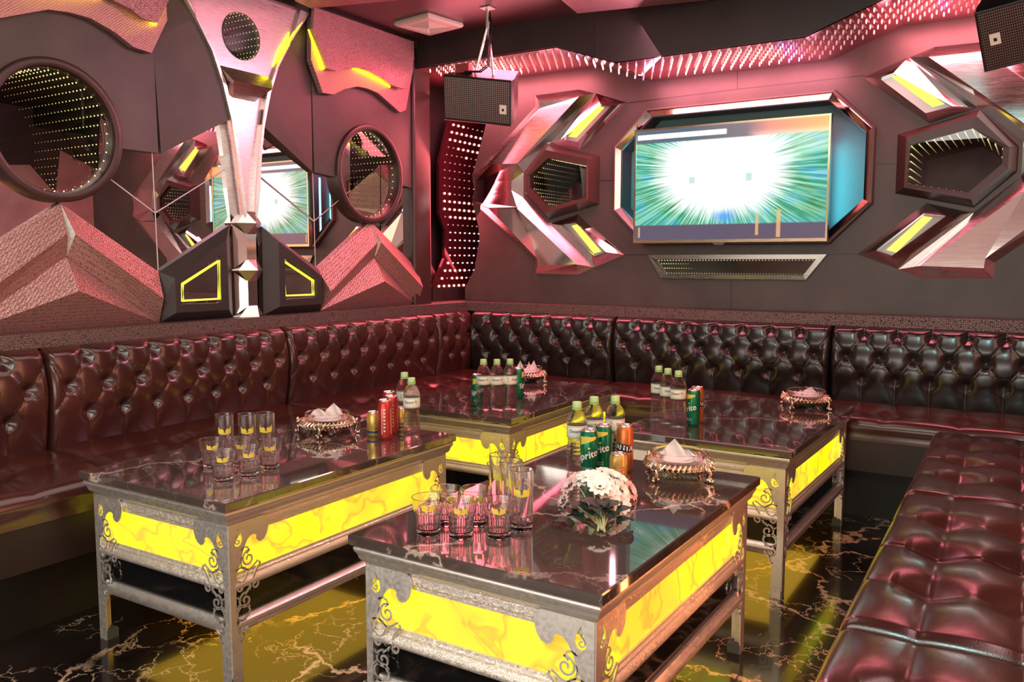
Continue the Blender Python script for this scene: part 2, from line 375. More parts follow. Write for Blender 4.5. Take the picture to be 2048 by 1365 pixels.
def poly_solid(mb, outline, holes=(), plane=None, thick=.01):
    """flat plate from 2D outline with holes; plane maps (a, b, depth) to a point"""
    loops = [[Vector((a, b, 0)) for a, b in outline]]+[[Vector((a, b, 0)) for a, b in h] for h in holes]
    tris = tessellate_polygon(loops); flat = [p for l in loops for p in l]; n = len(flat)
    vs = [plane(p.x, p.y, thick) for p in flat]+[plane(p.x, p.y, 0) for p in flat]
    fs = [tuple(t_) for t_ in tris]+[tuple(i+n for i in t_)[::-1] for t_ in tris]
    o = 0
    for l in loops:
        m = len(l)
        for i in range(m): a, b = o+i, o+(i+1) % m; fs.append((a, b, b+n, a+n))
        o += m
    return mb.add(vs, fs)
def facets(mb, pts, faces, drop):
    """faceted relief: points already in world, boundary edges closed down with drop(point)"""
    cnt = {}
    for f in faces:
        for i in range(len(f)):
            e = (f[i], f[(i+1) % len(f)]); k = tuple(sorted(e)); cnt.setdefault(k, []).append(e)
    n = len(pts); vs = list(pts)+[drop(p) for p in pts]; fs = [tuple(f) for f in faces]
    for k, es in cnt.items():
        if len(es) == 1: a, b = es[0]; fs.append((b, a, a+n, b+n))
    return mb.add(vs, fs)
def dropL(h=-.03):
    return lambda p: Vector((LX+h, p.y, p.z))
def dropB(h=-.03):
    return lambda p: Vector((p.x, BY-h, p.z))
def L3(u, z, h=0): return Vector((LX+h, u, z))
def B3(u, z, h=0): return Vector((u, BY-h, z))
LC = -1.665                                             # axis of symmetry of the left wall
BC = 1.674                                              # axis of symmetry of the television wall
def mirL(p): return Vector((p.x, 2*LC-p.y, p.z))
def mirB(p): return Vector((2*BC-p.x, p.y, p.z))
def text_mesh(body, size, mat, name, parent, xf, extrude=.0004, bold=0):
    cu = bpy.data.curves.new(name, 'FONT'); cu.body = body; cu.size = size; cu.align_x = 'CENTER'; cu.align_y = 'CENTER'; cu.offset = bold; cu.resolution_u = 3
    tmp = bpy.data.objects.new(name, cu); COL.objects.link(tmp)
    me = bpy.data.meshes.new_from_object(tmp.evaluated_get(bpy.context.evaluated_depsgraph_get()))
    bpy.data.objects.remove(tmp); bpy.data.curves.remove(cu)
    for v_ in me.vertices: v_.co = Vector(xf(v_.co.x, v_.co.y))
    me.materials.clear(); me.materials.append(mat); me.name = name
    o = bpy.data.objects.new(name, me); COL.objects.link(o); o.parent = parent; return o

# ================================================================ room shell
X1, Y0, ZC = 3.95, -6.3, 2.42
struct('floor', MB().box((-1.2, Y0, FZ-.1), (X1, 1.1, FZ)), FLOORM)
struct('ceiling', MB().box((-1.2, Y0, ZC), (X1, 1.1, ZC+.1)), CEILM)
struct('wall_left', MB().box((-1.3, Y0, FZ), (-1.2, 1.1, ZC)), DARKL)
struct('wall_back', MB().box((-1.2, 1.0, FZ), (X1, 1.1, ZC)), DARKL)
PALE = leather('pale_rose_leather', (.55, .36, .34), .45, .1, 120)
struct('wall_right', MB().box((X1, Y0, FZ), (X1+.1, 1.1, ZC)), PALE)
struct('wall_front', MB().box((-1.2, Y0-.1, FZ), (X1, Y0, ZC)), PALE)
# leather-covered return beside the corner, and the dark lining under the ledge
struct('wall_corner_lining', MB().box((-.34, -.30, FZ), (-.30, 1.0, ZC)), DARKL)
mb = MB().box((-.30, -5.9, FZ), (-.14, 1.0, .83)); struct('wall_left_plinth', mb, DARKL)
struct('wall_back_plinth', MB().box((-.14, .14, FZ), (X1, .30, .83)), DARKL)
# crocodile leather ledge along both walls
mb = MB(); mb.box((-.32, -5.9, .832), (0, .0, .887)); mb.box((0, 0, .832), (X1, .12, .887)); mb.box((-.32, 0, .832), (0, .5, .887))
struct('trim_1', mb, CROCL)
# dark band where the left wall meets the ceiling
struct('trim_2', MB().box((-1.2, -5.9, 2.375), (-.05, .5, ZC)), DARKL)

# television wall panel with octagonal recess and openings for the light tunnels
OCT = [(-.70, -.185), (-.70, .185), (-.505, .382), (.505, .382), (.70, .185), (.70, -.185), (.505, -.382), (-.505, -.382)]
OZ = 1.618
def octp(ins): # octagon inset
    s = ins; return [(BC+x*(1-s/.70), OZ+z*(1-s/.382)) for x, z in OCT]
hexpx = [(1096.4, 317), (1173.6, 332), (1173.6, 394.6), (1096.4, 416), (1060, 377), (1060, 352)]
hexo_px = [(1097.7, 290), (1200, 312), (1198.6, 409.5), (1097.7, 439.5), (1051.6, 389.6), (1051.6, 352)]
HI = [BW(x, y, .05) for x, y in hexpx]; HI2 = [mirB(p) for p in HI]
edge_px = [(975, 235), (964, 280), (944.5, 352), (949, 380), (944.5, 404), (957, 454), (959, 479), (949, 539), (930, 576)]
E_ = [BW(x, y) for x, y in edge_px]
outl = [(E_[0].x, ZC)]+[(p.x, p.z) for p in E_]+[(E_[-1].x, .885), (X1, .885), (X1, ZC)]
mb = MB(); poly_solid(mb, outl, [octp(.012), [(p.x, p.z) for p in HI], [(p.x, p.z) for p in HI2]], lambda a, b, d: Vector((a, BY+.06-d, b)), .06)
struct('wall_back_panel', mb, LEA)
# seams between the leather panels
def seam(a, b, wid=.004):
    A, B = BW(*a, .001), BW(*b, .001); d = (B-A).normalized(); n = Vector((d.z, 0, -d.x))*wid/2
    return [A+n, B+n, B-n, A-n]
mb = MB()
for a, b in (((1254.6, 206), (1475, 178.5)), ((1475, 178.5), (1728, 151)), ((1475, 142), (1474.5, 178)), ((1200, 361), (1231, 361.5)), ((1753, 327), (1792, 328.5)),
             ((1248, 510), (1716, 508.5)), ((1462.5, 560), (1462, 640)), ((1242, 30), (1245, 122))):
    q = seam(a, b); mb.add(q+[p+Vector((0, .002, 0)) for p in q], [(0,1,2,3), (4,7,6,5), (0,4,5,1), (1,5,6,2), (2,6,7,3), (3,7,4,0)])
struct('trim_3', mb, BLACKP)

# ================================================================ left wall
def Lp(lst): return [LW(*q) for q in lst]
def wall_piece(name, label, cat, pts, faces, mat, hb=-.03, group=None, smooth=False, wall='L'):
    mb = MB(); facets(mb, pts, faces, dropL(hb) if wall == 'L' else dropB(hb)); return tag(mb.build(name, mat, None, smooth), label, cat, group)

# light tunnels (infinity mirrors): deeper rings are reflections built as fading glowing dots
def dots(mb, ring, axis_dir, n_layers, step, size, col, d0=.02, decay=.90):
    for k in range(n_layers):
        g = decay**k; c = tuple(x*g for x in col)
        for p in ring: mb.octa(p+axis_dir*(d0+step*k), size*(1-.02*k), c)
def circle_mirror(cpx, label, ylit):
    ins = [LW(x, y, .035) for x, y in cpx]
    c = sum(ins, Vector())/len(ins); rads = [(p-c).length for p in ins]; r = sum(rads)/len(rads)
    root = thing('round_light_mirror', (LX, c.y, c.z-r-.045), label, 'mirror')
    prof = [(r+.034, -.02), (r+.036, .034), (r+.034, .042), (r+.028, .046), (r+.010, .046), (r+.003, .043), (r, .036), (r, .0)]
    m_ = MB(); n = len(prof); S = 72
    vs = [Vector((LX+h, c.y+rd*math.cos(2*PI*k/S), c.z+rd*math.sin(2*PI*k/S))) for k in range(S) for rd, h in prof]
    m_.add(vs, [(k*n+i, ((k+1) % S)*n+i, ((k+1) % S)*n+i+1, k*n+i+1) for k in range(S) for i in range(n-1)]); m_.build('frame', RINGL, root, 40, True)
    m_ = MB(); ro = r+.01; D = .9
    vs = [Vector((LX+h, c.y+rd*math.cos(2*PI*k/S), c.z+rd*math.sin(2*PI*k/S))) for k in range(S) for rd, h in ((r-.001, .03), (ro, -.02), (ro, -D), (0, -D))]
    m_.add(vs, [(k*4+i, ((k+1) % S)*4+i, ((k+1) % S)*4+i+1, k*4+i+1) for k in range(S) for i in range(3)]); m_.build('tunnel', DARKV, root, False, True)
    m_ = MB(); R_ = r-.006; N = 38
    ring = [Vector((LX, c.y+R_*math.cos(2*PI*(k+.5)/N), c.z+R_*math.sin(2*PI*(k+.5)/N))) for k in range(N)]
    dots(m_, ring, Vector((-1, 0, 0)), 22, .025, .0036, (1.6, 1.25, .45), .0, .91); m_.build('light_dots', DOTM, root, False, True)
    m_ = MB(); m_.add([Vector((LX+.022, c.y+(r-.002)*math.cos(2*PI*k/S), c.z+(r-.002)*math.sin(2*PI*k/S))) for k in range(S)], [tuple(range(S))]); m_.build('glass_pane', PANE, root, False, True)
    return c, r
CLc, CLr = circle_mirror([(235, 283), (126, 384), (63+20, 131), (-8, 240)], 'larger-looking round mirror with yellow light dots, at the left picture edge', 1)
CRc, CRr = circle_mirror([(679, 346), (795, 356), (740, 261), (747, 432)], 'round mirror with yellow light dots, left of the dark corner post', 1)
print('circles', CLc, CLr, CRc, CRr)

# folded leather wings: inner halves beside the steel arch, outer halves round the mirrors
HC = .010
wi = Lp([(617, 26, .045), (576, 91, .045), (551, 135, .045), (532, 189, .045), (523, 249, .045), (625, 344, .02), (622, 157, HC), (619, 22, HC)])
wi.append(Vector((LX+.045, wi[0].y, 2.40))); wi.append(Vector((LX+HC, wi[7].y, 2.40)))
fi = [(0, 8, 9, 7), (0, 7, 1), (1, 7, 6, 2), (2, 6, 3), (3, 6, 5), (3, 5, 4)]
wall_piece('leather_wing', 'dark leather wing right of the steel arch, inner half', 'wall panel', wi, fi, LEA)
m_ = MB(); m_.tube(Lp([(612, 33, .055), (588, 66, .058), (566, 103, .058), (549, 150, .055)]), [.003, .006, .006, .002], 8); tag(m_.build('curved_light_strip', YSTRIP, None, True), 'curved yellow light strip on the right edge of the steel arch', 'light strip')
wall_piece('leather_wing', 'dark leather wing left of the steel arch, inner half', 'wall panel', [mirL(p) for p in wi], fi, LEA)
def wing_outer(c, r, sgn, label, crocbottom):
    # crease at +-, runs round the top of the circle frame
    h = .028; R_ = r+.030
    cu = LC+sgn*(LC-wi[6].y)*-1
    tip = Vector((LX+.02, cu, wi[5].z)); top = Vector((LX+HC, cu, 2.40))
    arc = []
    a0 = PI - math.radians(-8) if sgn > 0 else math.radians(-8)
    for k in range(25):
        a = math.radians(188-196*k/24) if sgn > 0 else math.radians(-8+196*k/24)
        arc.append(Vector((LX+h, c.y+R_*math.cos(a), c.z+R_*math.sin(a))))
    endu = c.y+.39 if sgn > 0 else -5.8
    pts = [top, tip]+arc+[Vector((LX+h, endu, c.z-.05)), Vector((LX+h, endu, 2.40))]
    m_ = MB(); 
    # tessellate in elevation, keeping each point's own height
    tr_ = tessellate_polygon([[Vector((p.y, p.z, 0)) for p in pts]])
    facets(m_, pts, [tuple(x) for x in tr_], dropL(-.03)); return tag(m_.build('leather_wing', LEA), label, 'wall panel')
wing_outer(CRc, CRr, 1, 'dark leather wall panel wrapping the top of the right round mirror', 0)
wing_outer(CLc, CLr, -1, 'dark leather wall panel wrapping the top of the left round mirror', 0)

# crocodile crests near the ceiling
lo_px = [(622, 25), (622, 120), (646, 186), (668, 189), (690, 178), (715, 173), (735, 177), (756, 186), (781, 208), (800, 225), (812, 220), (826, 140)]
up_px = [(628, 31), (626, 57), (655, 137), (674, 142), (688, 136), (714, 135), (737, 142), (765, 157), (788, 172), (808, 178), (828, 118)]
def crest(mir, label):
    A = [LW(x, y, .055) for x, y in lo_px]; A += [Vector((A[0].x, A[-1].y+.008, 2.40)), Vector((A[0].x, A[0].y, 2.40))]
    B = [LW(x, y, .095) for x, y in up_px]; B += [Vector((B[0].x, B[-1].y, 2.40)), Vector((B[0].x, B[0].y, 2.40))]
    if mir: A = [mirL(p) for p in A]; B = [mirL(p) for p in B]
    root = thing('crocodile_crest', (LX, A[5].y, 2.0), label, 'wall panel')
    m_ = MB(); poly_solid(m_, [(p.y, p.z) for p in A], (), lambda a, b, d: Vector((LX+.025+d, a, b)), .03); m_.build('lower_layer', CROCU, root, False, True)
    m_ = MB(); poly_solid(m_, [(p.y, p.z) for p in B], (), lambda a, b, d: Vector((LX+.077+d, a, b)), .018); m_.build('upper_layer', CROCU, root, False, True)
    for seg_, dz_ in ((B[1:3], .0), (B[5:9], -.002)):
        ins = [Vector((LX+.064, p.y+(.008 if not mir else -.008)*(-1 if seg_ is B[1:3] else 0), p.z+dz_)) for p in seg_]
        m_ = MB(); m_.tube(ins, [.003]+[.010]*(len(ins)-2)+[.006] if len(ins) > 2 else [.004, .013], 8); m_.build('light_strip', YSTRIP, root, True, True)
crest(False, 'pink crocodile-embossed crest above the right round mirror, yellow light between its layers')
crest(True, 'pink crocodile-embossed crest at the top left corner, above the left round mirror')

# steel arch
root = thing('steel_arch', (LX, LC, 1.3), 'polished steel arch framing an oval mirror, rising from between the black neon frames', 'wall ornament')
HA = .045; ARCHM = metal('satin_steel', (.92, .90, .88), .26); ARCHM.node_tree.nodes['Principled BSDF'].inputs['Metallic'].default_value = .82; PLATEM = metal('rose_steel', (.95, .74, .76), .30); PLATEM.node_tree.nodes['Principled BSDF'].inputs['Metallic'].default_value = .7
AO = Lp([(617, 27, HA), (576, 91, HA), (551, 135, HA), (532, 186, HA), (523, 252, HA), (515, 315, HA), (510, 378, HA), (508, 430, HA), (508, 452, HA)])
AO.insert(0, Vector((LX+HA, AO[0].y+.02, 2.40)))
# inner edge measured on the left band, mirrored to the right
AI = [mirL(p) for p in Lp([(362, -22, HA), (370, 0, HA), (419, 91, HA), (432, 136, HA), (452, 189, HA), (469, 283, HA), (479, 383, HA), (487, 430, HA), (489, 452, HA)])]
AI.insert(0, Vector((LX+HA, AI[0].y+.01, 2.40))); AI = AI[:10]
Z9 = [AO[k].z for k in range(10)]
def at_z(line, z):
    for p, q in zip(line, line[1:]):
        if q.z <= z <= p.z: f = (p.z-z)/(p.z-q.z+1e-9); return p.y+(q.y-p.y)*f
    return line[-1].y if z < line[-1].z else line[0].y
AI2 = [Vector((LX+HA, at_z(AI, z), z)) for z in Z9]
for mirf in (False, True):
    g = mirL if mirf else (lambda p: p)
    out_ = [g(p) for p in AO]; mid_o = [g(p+Vector((.015, -.004, 0))) for p in AO]; mid_i = [g(p+Vector((.015, .006, 0))) for p in AI2]; inn_ = [g(p+Vector((-.01, 0, 0))) for p in AI2]
    m_ = MB(); n = len(out_); facets(m_, out_+mid_o+mid_i+inn_, [(k*n+i, k*n+i+1, (k+1)*n+i+1, (k+1)*n+i) for k in range(3) for i in range(n-1)], dropL(-.03)); m_.build('arch_band', ARCHM, root, False, True)
# upper plate with oval opening
oc = [LW(x, y, .04) for x, y in ((445, 60), (518, 85), (475, 24), (492, 122))]
oy, oz = (oc[0].y+oc[1].y)/2, (oc[2].z+oc[3].z)/2; orx, orz = abs(oc[1].y-oc[0].y)/2*1.02, abs(oc[2].z-oc[3].z)/2
ov = [(oy+orx*math.cos(2*PI*k/40), oz+orz*math.sin(2*PI*k/40)) for k in range(40)]
zb = 2.0
zs = [2.39, 2.28, 2.18, 2.10, zb]
upl = [(at_z(AI2, z)+.006, z) for z in zs]+[(2*LC-at_z(AI2, z)-.006, z) for z in zs[::-1]]
m_ = MB(); poly_solid(m_, upl, [ov], lambda a, b, d: Vector((LX+.020+d, a, b)), .020); m_.build('upper_plate', PLATEM, root, False, True)
# bar with sloping faces
h1 = LC-at_z(AI2, zb); h1 = abs(h1); h2 = abs(LC-at_z(AO, zb-.05))
bp_ = [L3(LC-h1, zb+.02, .05), L3(LC+h1, zb+.02, .05), L3(LC+h2-.012, zb-.045, .10), L3(LC-h2+.012, zb-.045, .10), L3(LC+.062, zb-.105, .035), L3(LC-.062, zb-.105, .035)]
m_ = MB(); facets(m_, bp_, [(0, 1, 2, 3), (3, 2, 4, 5)], dropL(-.02)); m_.build('cross_bar', CHROMEB, root, False, True)
zs = [zb-.08, 1.85, 1.70, 1.55, 1.42, 1.32]
lpl = [(at_z(AI2, z)+.004, z) for z in zs]+[(2*LC-at_z(AI2, z)-.004, z) for z in zs[::-1]]
m_ = MB(); poly_solid(m_, lpl, (), lambda a, b, d: Vector((LX+.012+d, a, b)), .018); m_.build('lower_plate', PLATEM, root, False, True)
# oval tunnel
rt = thing('oval_light_mirror', (LX, oy, oz-orz), 'small oval mirror with rows of light dots set in the steel arch', 'mirror')
m_ = MB(); S = 40
vs = [Vector((LX+h, oy+orx*s_*math.cos(2*PI*k/S), oz+orz*s_*math.sin(2*PI*k/S))) for k in range(S) for s_, h in ((1.0, .046), (1.04, .03), (1.04, -.7), (0, -.7))]
m_.add(vs, [(k*4+i, ((k+1) % S)*4+i, ((k+1) % S)*4+i+1, k*4+i+1) for k in range(S) for i in range(3)]); m_.build('tunnel', simple('tunnel_green', (.05, .09, .08), .4), rt, False, True)
m_ = MB(); ring = [Vector((LX, oy+.98*orx*math.cos(2*PI*(k+.5)/20), oz+.98*orz*math.sin(2*PI*(k+.5)/20))) for k in range(20)]
dots(m_, ring, Vector((-1, 0, 0)), 18, .022, .0028, (1, .82, .35), -.035, .93); m_.build('light_dots', DOTM, rt, False, True)
m_ = MB(); m_.add([Vector((LX+.040, a, b)) for a, b in ov], [tuple(range(40))]); m_.build('glass_pane', PANE, rt, False, True)

# mirrors between the ornaments
mir_list = [
 ([(304, 301), (200, 235), (196, 338), (309.5, 424)], 'mirror pane under the left leather wing, left of its vertical seam, upper one'),
 ([(196, 341), (309.8, 427), (316.5, 546), (250, 620), (116, 404), (112, 385), (120, 300)], 'mirror pane below a diagonal seam, left of the left vertical seam'),
 ([(306, 300), (436, 226), (450, 337), (312, 424)], 'mirror pane under the left leather wing, right of its vertical seam, upper one'),
 ([(312, 428), (450, 341), (462, 452), (420, 600), (319, 560), (318.5, 546)], 'mirror pane below a diagonal seam, above the left black neon frame'),
 ([(-150, 330), (60, 330), (108, 385), (113, 402), (60, 560), (-150, 640)], 'mirror pane at the left picture edge below the round mirror'),
 ([(505, 235), (624, 345), (627.5, 440), (505, 340)], 'mirror pane reflecting the television, right of the steel arch, upper one'),
 ([(505, 344), (627.8, 445), (631, 546), (560, 600), (505, 455)], 'mirror pane reflecting the television, above the right black neon frame'),
 ([(626, 345), (700, 260), (700, 380), (630, 440)], 'mirror pane left of the right round mirror, above the short diagonal seam'),
 ([(630, 444), (700, 384), (760, 330), (760, 470), (700, 600), (633, 546)], 'mirror pane left of the right round mirror, below the short diagonal seam'),
 ([(762, 330), (830, 330), (836, 600), (762, 620)], 'mirror pane right below the right round mirror beside the dark post')]
for pl, lab in mir_list:
    P = [LW(x, y) for x, y in pl]; m_ = MB()
    poly_solid(m_, [(p.y, p.z) for p in P], (), lambda a, b, d: Vector((LX-.006+d, a, b)), .006)
    tag(m_.build('mirror_pane', MIRROR), lab, 'mirror')
m_ = MB()
for pa, pb in (((304.2, 300), (316.8, 546)), ((195, 339), (309.8, 425.6)), ((311, 426), (450, 339)), ((625.5, 344.5), (631.6, 546)), ((507, 342), (628, 442.6)), ((629, 442), (700, 382))):
    A_, B_ = LW(*pa, .0012), LW(*pb, .0012); d_ = (B_-A_).normalized(); n_ = Vector((0, -d_.z, d_.y))*.0022
    q = [A_+n_, B_+n_, B_-n_, A_-n_]; m_.add(q+[p-Vector((.0012, 0, 0)) for p in q], [(0, 1, 2, 3), (0, 4, 5, 1), (1, 5, 6, 2), (2, 6, 7, 3), (3, 7, 4, 0)])
struct('trim_5', m_, simple('pale_seam', (.75, .70, .68), .3))
struct('wall_left_backing', MB().box((LX-.03, -3.3, .88), (LX-.02, CLc.y-CLr-.03, 2.4)).box((LX-.03, CLc.y+CLr+.03, .88), (LX-.02, oy-orx-.03, 2.4)).box((LX-.03, oy+orx+.03, .88), (LX-.02, CRc.y-CRr-.03, 2.4)).box((LX-.03, CRc.y-.35, .88), (LX-.02, CRc.y+.35, CRc.z-CRr-.03)).box((LX-.03, CLc.y-.35, .88), (LX-.02, CLc.y+.35, CLc.z-CLr-.03)).box((LX-.03, oy-.2, .88), (LX-.02, oy+.2, oz-orz-.03)).box((LX-.03, CRc.y+CRr+.03, .88), (LX-.02, -.3, 2.4)).box((LX-.03, -5.9, .88), (LX-.02, -3.28, 2.4)), CHROMEB)

m_ = MB(); m_.box((LX-.02, -5.8, .889), (LX+.02, -2.99, 1.585)); struct('wall_left_lower_panel', m_, LEA)
# crocodile pyramids
ap = LW(120, 406, .02)
K1 = LW(150.5, 468.6, .085); K2 = LW(126, 513, .045); A1 = LW(317, 544, .02); A2 = LW(327.6, 598, .085); A3 = LW(319, 652, .02); PK = LW(137, 583.5, .12)
c0 = ap.y; K2.y = c0; PK.y = c0
def mc(p): return Vector((p.x, 2*c0-p.y, p.z))
bl = .887
P = [ap, K1, K2, mc(K1), A1, A2, Vector((A3.x, A3.y, bl)), mc(A1), mc(A2), Vector((A3.x, 2*c0-A3.y, bl)), PK]
F = dict(kite=[(0, 1, 2), (0, 2, 3)], up=[(0, 4, 5, 1), (0, 3, 8, 7)], low=[(1, 5, 6, 2), (3, 2, 9, 8)], pyr=[(2, 6, 10), (2, 10, 9), (10, 6, 9)])
allf = sum(F.values(), [])
for dx_, lab in ((0, 'large crocodile-embossed pyramid relief at the left, under the left round mirror'), (CRc.y-CLc.y, 'crocodile-embossed pyramid relief near the corner, under the right round mirror')):
    Q = [p+Vector((0, dx_, 0)) for p in P]
    root = thing('pyramid_relief', (LX, Q[0].y, bl), lab, 'wall panel')
    m_ = MB(); facets(m_, Q, F['up']+F['low'], dropL(-.01)); m_.build('chevron_band', CROC, root, False, True)
    m_ = MB(); facets(m_, [Q[2]+Vector((-.002, 0, 0)), Q[6]+Vector((-.002, 0, 0)), Q[9]+Vector((-.002, 0, 0)), Q[10]], [(0, 1, 3), (0, 3, 2), (3, 1, 2)], dropL(-.01)); m_.build('pyramid', CROC, root, False, True)
    m_ = MB(); facets(m_, [Q[0]+Vector((.002, 0, 0)), Q[1]+Vector((.002, 0, 0)), Q[2]+Vector((.002, 0, 0)), Q[3]+Vector((.002, 0, 0))], [(0, 1, 2), (0, 2, 3)], dropL(0)); m_.build('apex_facet', CHROMEB, root, False, True)

# black frames with yellow neon windows
H = .07
fp = [LW(458, 451, .02), LW(318, 544, .02), LW(329, 598, .045), LW(321, 651, .02), LW(466, 640, .02)]
rp = [LW(453, 481, H), LW(350, 557, H), LW(353, 626, H), LW(459, 620, H)]
wp = [LW(441, 511, H), LW(362, 565, H), LW(362, 609, H), LW(444, 606, H)]
fp[3].z = fp[4].z = bl
npx = [LW(439, 522, .063), LW(366, 569, .063), LW(367, 602, .063), LW(440, 598, .063)]
for mf, lab in ((False, 'black leather frame with a yellow neon window, left of the steel column'), (True, 'black leather frame with a yellow neon window, right of the steel column')):
    g = (lambda p: mirL(p)) if mf else (lambda p: p)
    Pt = [g(p) for p in fp+rp+wp]; root = thing('neon_frame', (LX, Pt[3].y*.5+Pt[4].y*.5, bl), lab, 'wall lamp')
    wb = [Vector((LX+.055, p.y, p.z)) for p in Pt[9:13]]; Pt += wb
    m_ = MB(); facets(m_, Pt, [(0, 1, 6, 5), (1, 2, 6), (2, 7, 6), (2, 3, 7), (3, 4, 8, 7), (4, 0, 5, 8), (5, 6, 10, 9), (6, 7, 11, 10), (7, 8, 12, 11), (8, 5, 9, 12), (9, 10, 14, 13), (10, 11, 15, 14), (11, 12, 16, 15), (12, 9, 13, 16)], dropL(-.01))
    m_.build('frame', simple('black_leather_frame', (.040, .034, .032), .4) if not mf else MATS['black_leather_frame'], root, False, True)
    m_ = MB(); m_.add([p+Vector((.002, 0, 0)) for p in wb], [(0, 1, 2, 3)]); m_.build('window_mirror', MIRROR, root, False, True)
    m_ = MB(); m_.tube([g(p) for p in npx], .0045, 8, True); m_.build('neon_tube', NEON, root, True, True)

# faceted steel column between the frames
root = thing('steel_column', (LX, LC, bl), 'narrow faceted steel column standing between the two black neon frames', 'wall ornament')
m_ = MB(); ztop = 1.40
cs = [(-.070, 0), (-.028, .055), (.028, .055), (.070, 0)]
pp = [L3(LC+a, z, h) for z in (bl, 1.32) for a, h in cs]
facets(m_, pp, [(0, 1, 5, 4), (1, 2, 6, 5), (2, 3, 7, 6)], dropL(-.01)); m_.build('shaft', CHROME, root, False, True)
for zc in (1.325, 1.105, .887):
    m_ = MB(); t_, b_ = zc+.055, max(zc-.055, bl)
    pp = [L3(LC-.026, t_, .052), L3(LC+.026, t_, .052), L3(LC-.073, zc, .045), L3(LC+.0, zc, .095), L3(LC+.073, zc, .045), L3(LC-.026, b_, .052), L3(LC+.026, b_, .052)]
    fs = [(0, 1, 3), (0, 3, 2), (1, 4, 3)]
    if zc > .9: fs += [(3, 6, 5), (2, 3, 5), (3, 4, 6)]
    facets(m_, pp, fs, dropL(0)); m_.build('faceted_joint', CHROMEB, root, False, True)

# leather post next to the corner
a_, b_ = LW(828, 300, .05).y, LW(863, 300, .05).y
m_ = MB(); n = 8; pr = [(a_, -.15)]+[(a_+.02-.02*math.cos(PI/2*k/n), .03+.02*math.sin(PI/2*k/n)) for k in range(n+1)]+[(b_-.02+.02*math.sin(PI/2*k/n), .03+.02*math.cos(PI/2*k/n)) for k in range(n+1)]+[(b_, -.15)]
vs = [Vector((LX+h, y, z)) for z in (.885, 2.40) for y, h in pr]; n = len(pr)
m_.add(vs, [(i, i+1, n+i+1, n+i) for i in range(n-1)]+[tuple(range(n)), tuple(range(n, 2*n))])
tag(m_.build('leather_post', RINGL, None, 40), 'padded dark leather post from ledge to ceiling, left of the corner light board', 'wall panel')

# LED board in the corner
def LBp(px, py, x): return hit(px, py, 0, x)
XB = -.20
fold = [(2.12, .02), (1.76, .0), (1.72, -.0), (1.42, -.0), (1.30, .0), (1.12, .0), (.95, .0)]
lpx = [(899, 235), (878, 327), (878, 429), (890, 462), (889, 517), (866, 575)]
LP = [LBp(x, y, XB) for x, y in lpx]
root = thing('light_board', (XB, .2, .95), 'curving dark gloss board of red lights in the room corner, below the left loudspeaker', 'light panel')
m_ = MB(); out = [(p.y, p.z) for p in LP]; out = [(out[0][0], out[0][1])]+out[1:]+[(.62, out[-1][1]), (.62, out[0][1]+.02)]
poly_solid(m_, out, (), lambda a, b, d: Vector((XB-.02+d, a, b)), .02); m_.build('board', simple('led_board_gloss', (.045, .008, .012), .10), root, False, True)  # red in the base colour stands in for the haze between LEDs
m_ = MB(); m_.box((XB-.02, LP[-1].y, .885), (XB-.002, .62, LP[-1].z)); m_.build('plinth', DARKL, root, False, True)
rows = 22; bulbs = []
def leftedge(z):
    for (y1, z1), (y2, z2) in zip([(p.y, p.z) for p in LP[:-1]], [(p.y, p.z) for p in LP[1:]]):
        if z2 <= z <= z1: return y1+(y2-y1)*(z1-z)/(z1-z2+1e-9)
    return LP[0].y
pat = {0: 'hhhddd', 1: 'hhhhhh', 2: 'hhhhhh', 3: 'ddhhhh', 4: 'ddddhd', 5: 'dddddd', 6: 'dddddd', 7: 'dddddd', 8: 'dddddd', 9: 'hhdddd', 10: 'hhhhhh', 11: 'hhhhhh', 12: 'dhhhhh', 13: 'dddddd', 14: 'wwwwww', 15: 'wwwwww', 16: 'wwwwww', 17: 'wwwwww', 18: 'hwwwww', 19: 'hhhhhw', 20: 'hdhhhw', 21: 'hhhhhh'}
zr = 2.03
for r_ in range(rows):
    z = 2.03-(2.03-.985)*r_/(rows-1-.0)
    y0 = leftedge(z)+.055
    for c_ in range(7):
        bulbs.append((Vector((XB+.004, y0+.055*c_, z)), {'h': 'red', 'd': 'dim', 'w': 'white'}[pat.get(r_, 'dddddd')[min(c_, 5)]]))
protoL = {}
def bulb(kind, shape):
    k = (kind, shape)
    if k not in protoL:
        b_ = MB()
        if shape == 'dot': b_.ball((0, 0, 0), .0085 if kind == 'red' else .0045, 8, 5)
        else: b_.ball((0, 0, -.008), (.0042, .0042, .0115), 8, 6)
        o_ = b_.build('led_bulb', LEDC[kind], thing_dummy, True); protoL[k] = o_.data; bpy.data.objects.remove(o_)
    return protoL[k]
thing_dummy = bpy.data.objects.new('dummy', None)
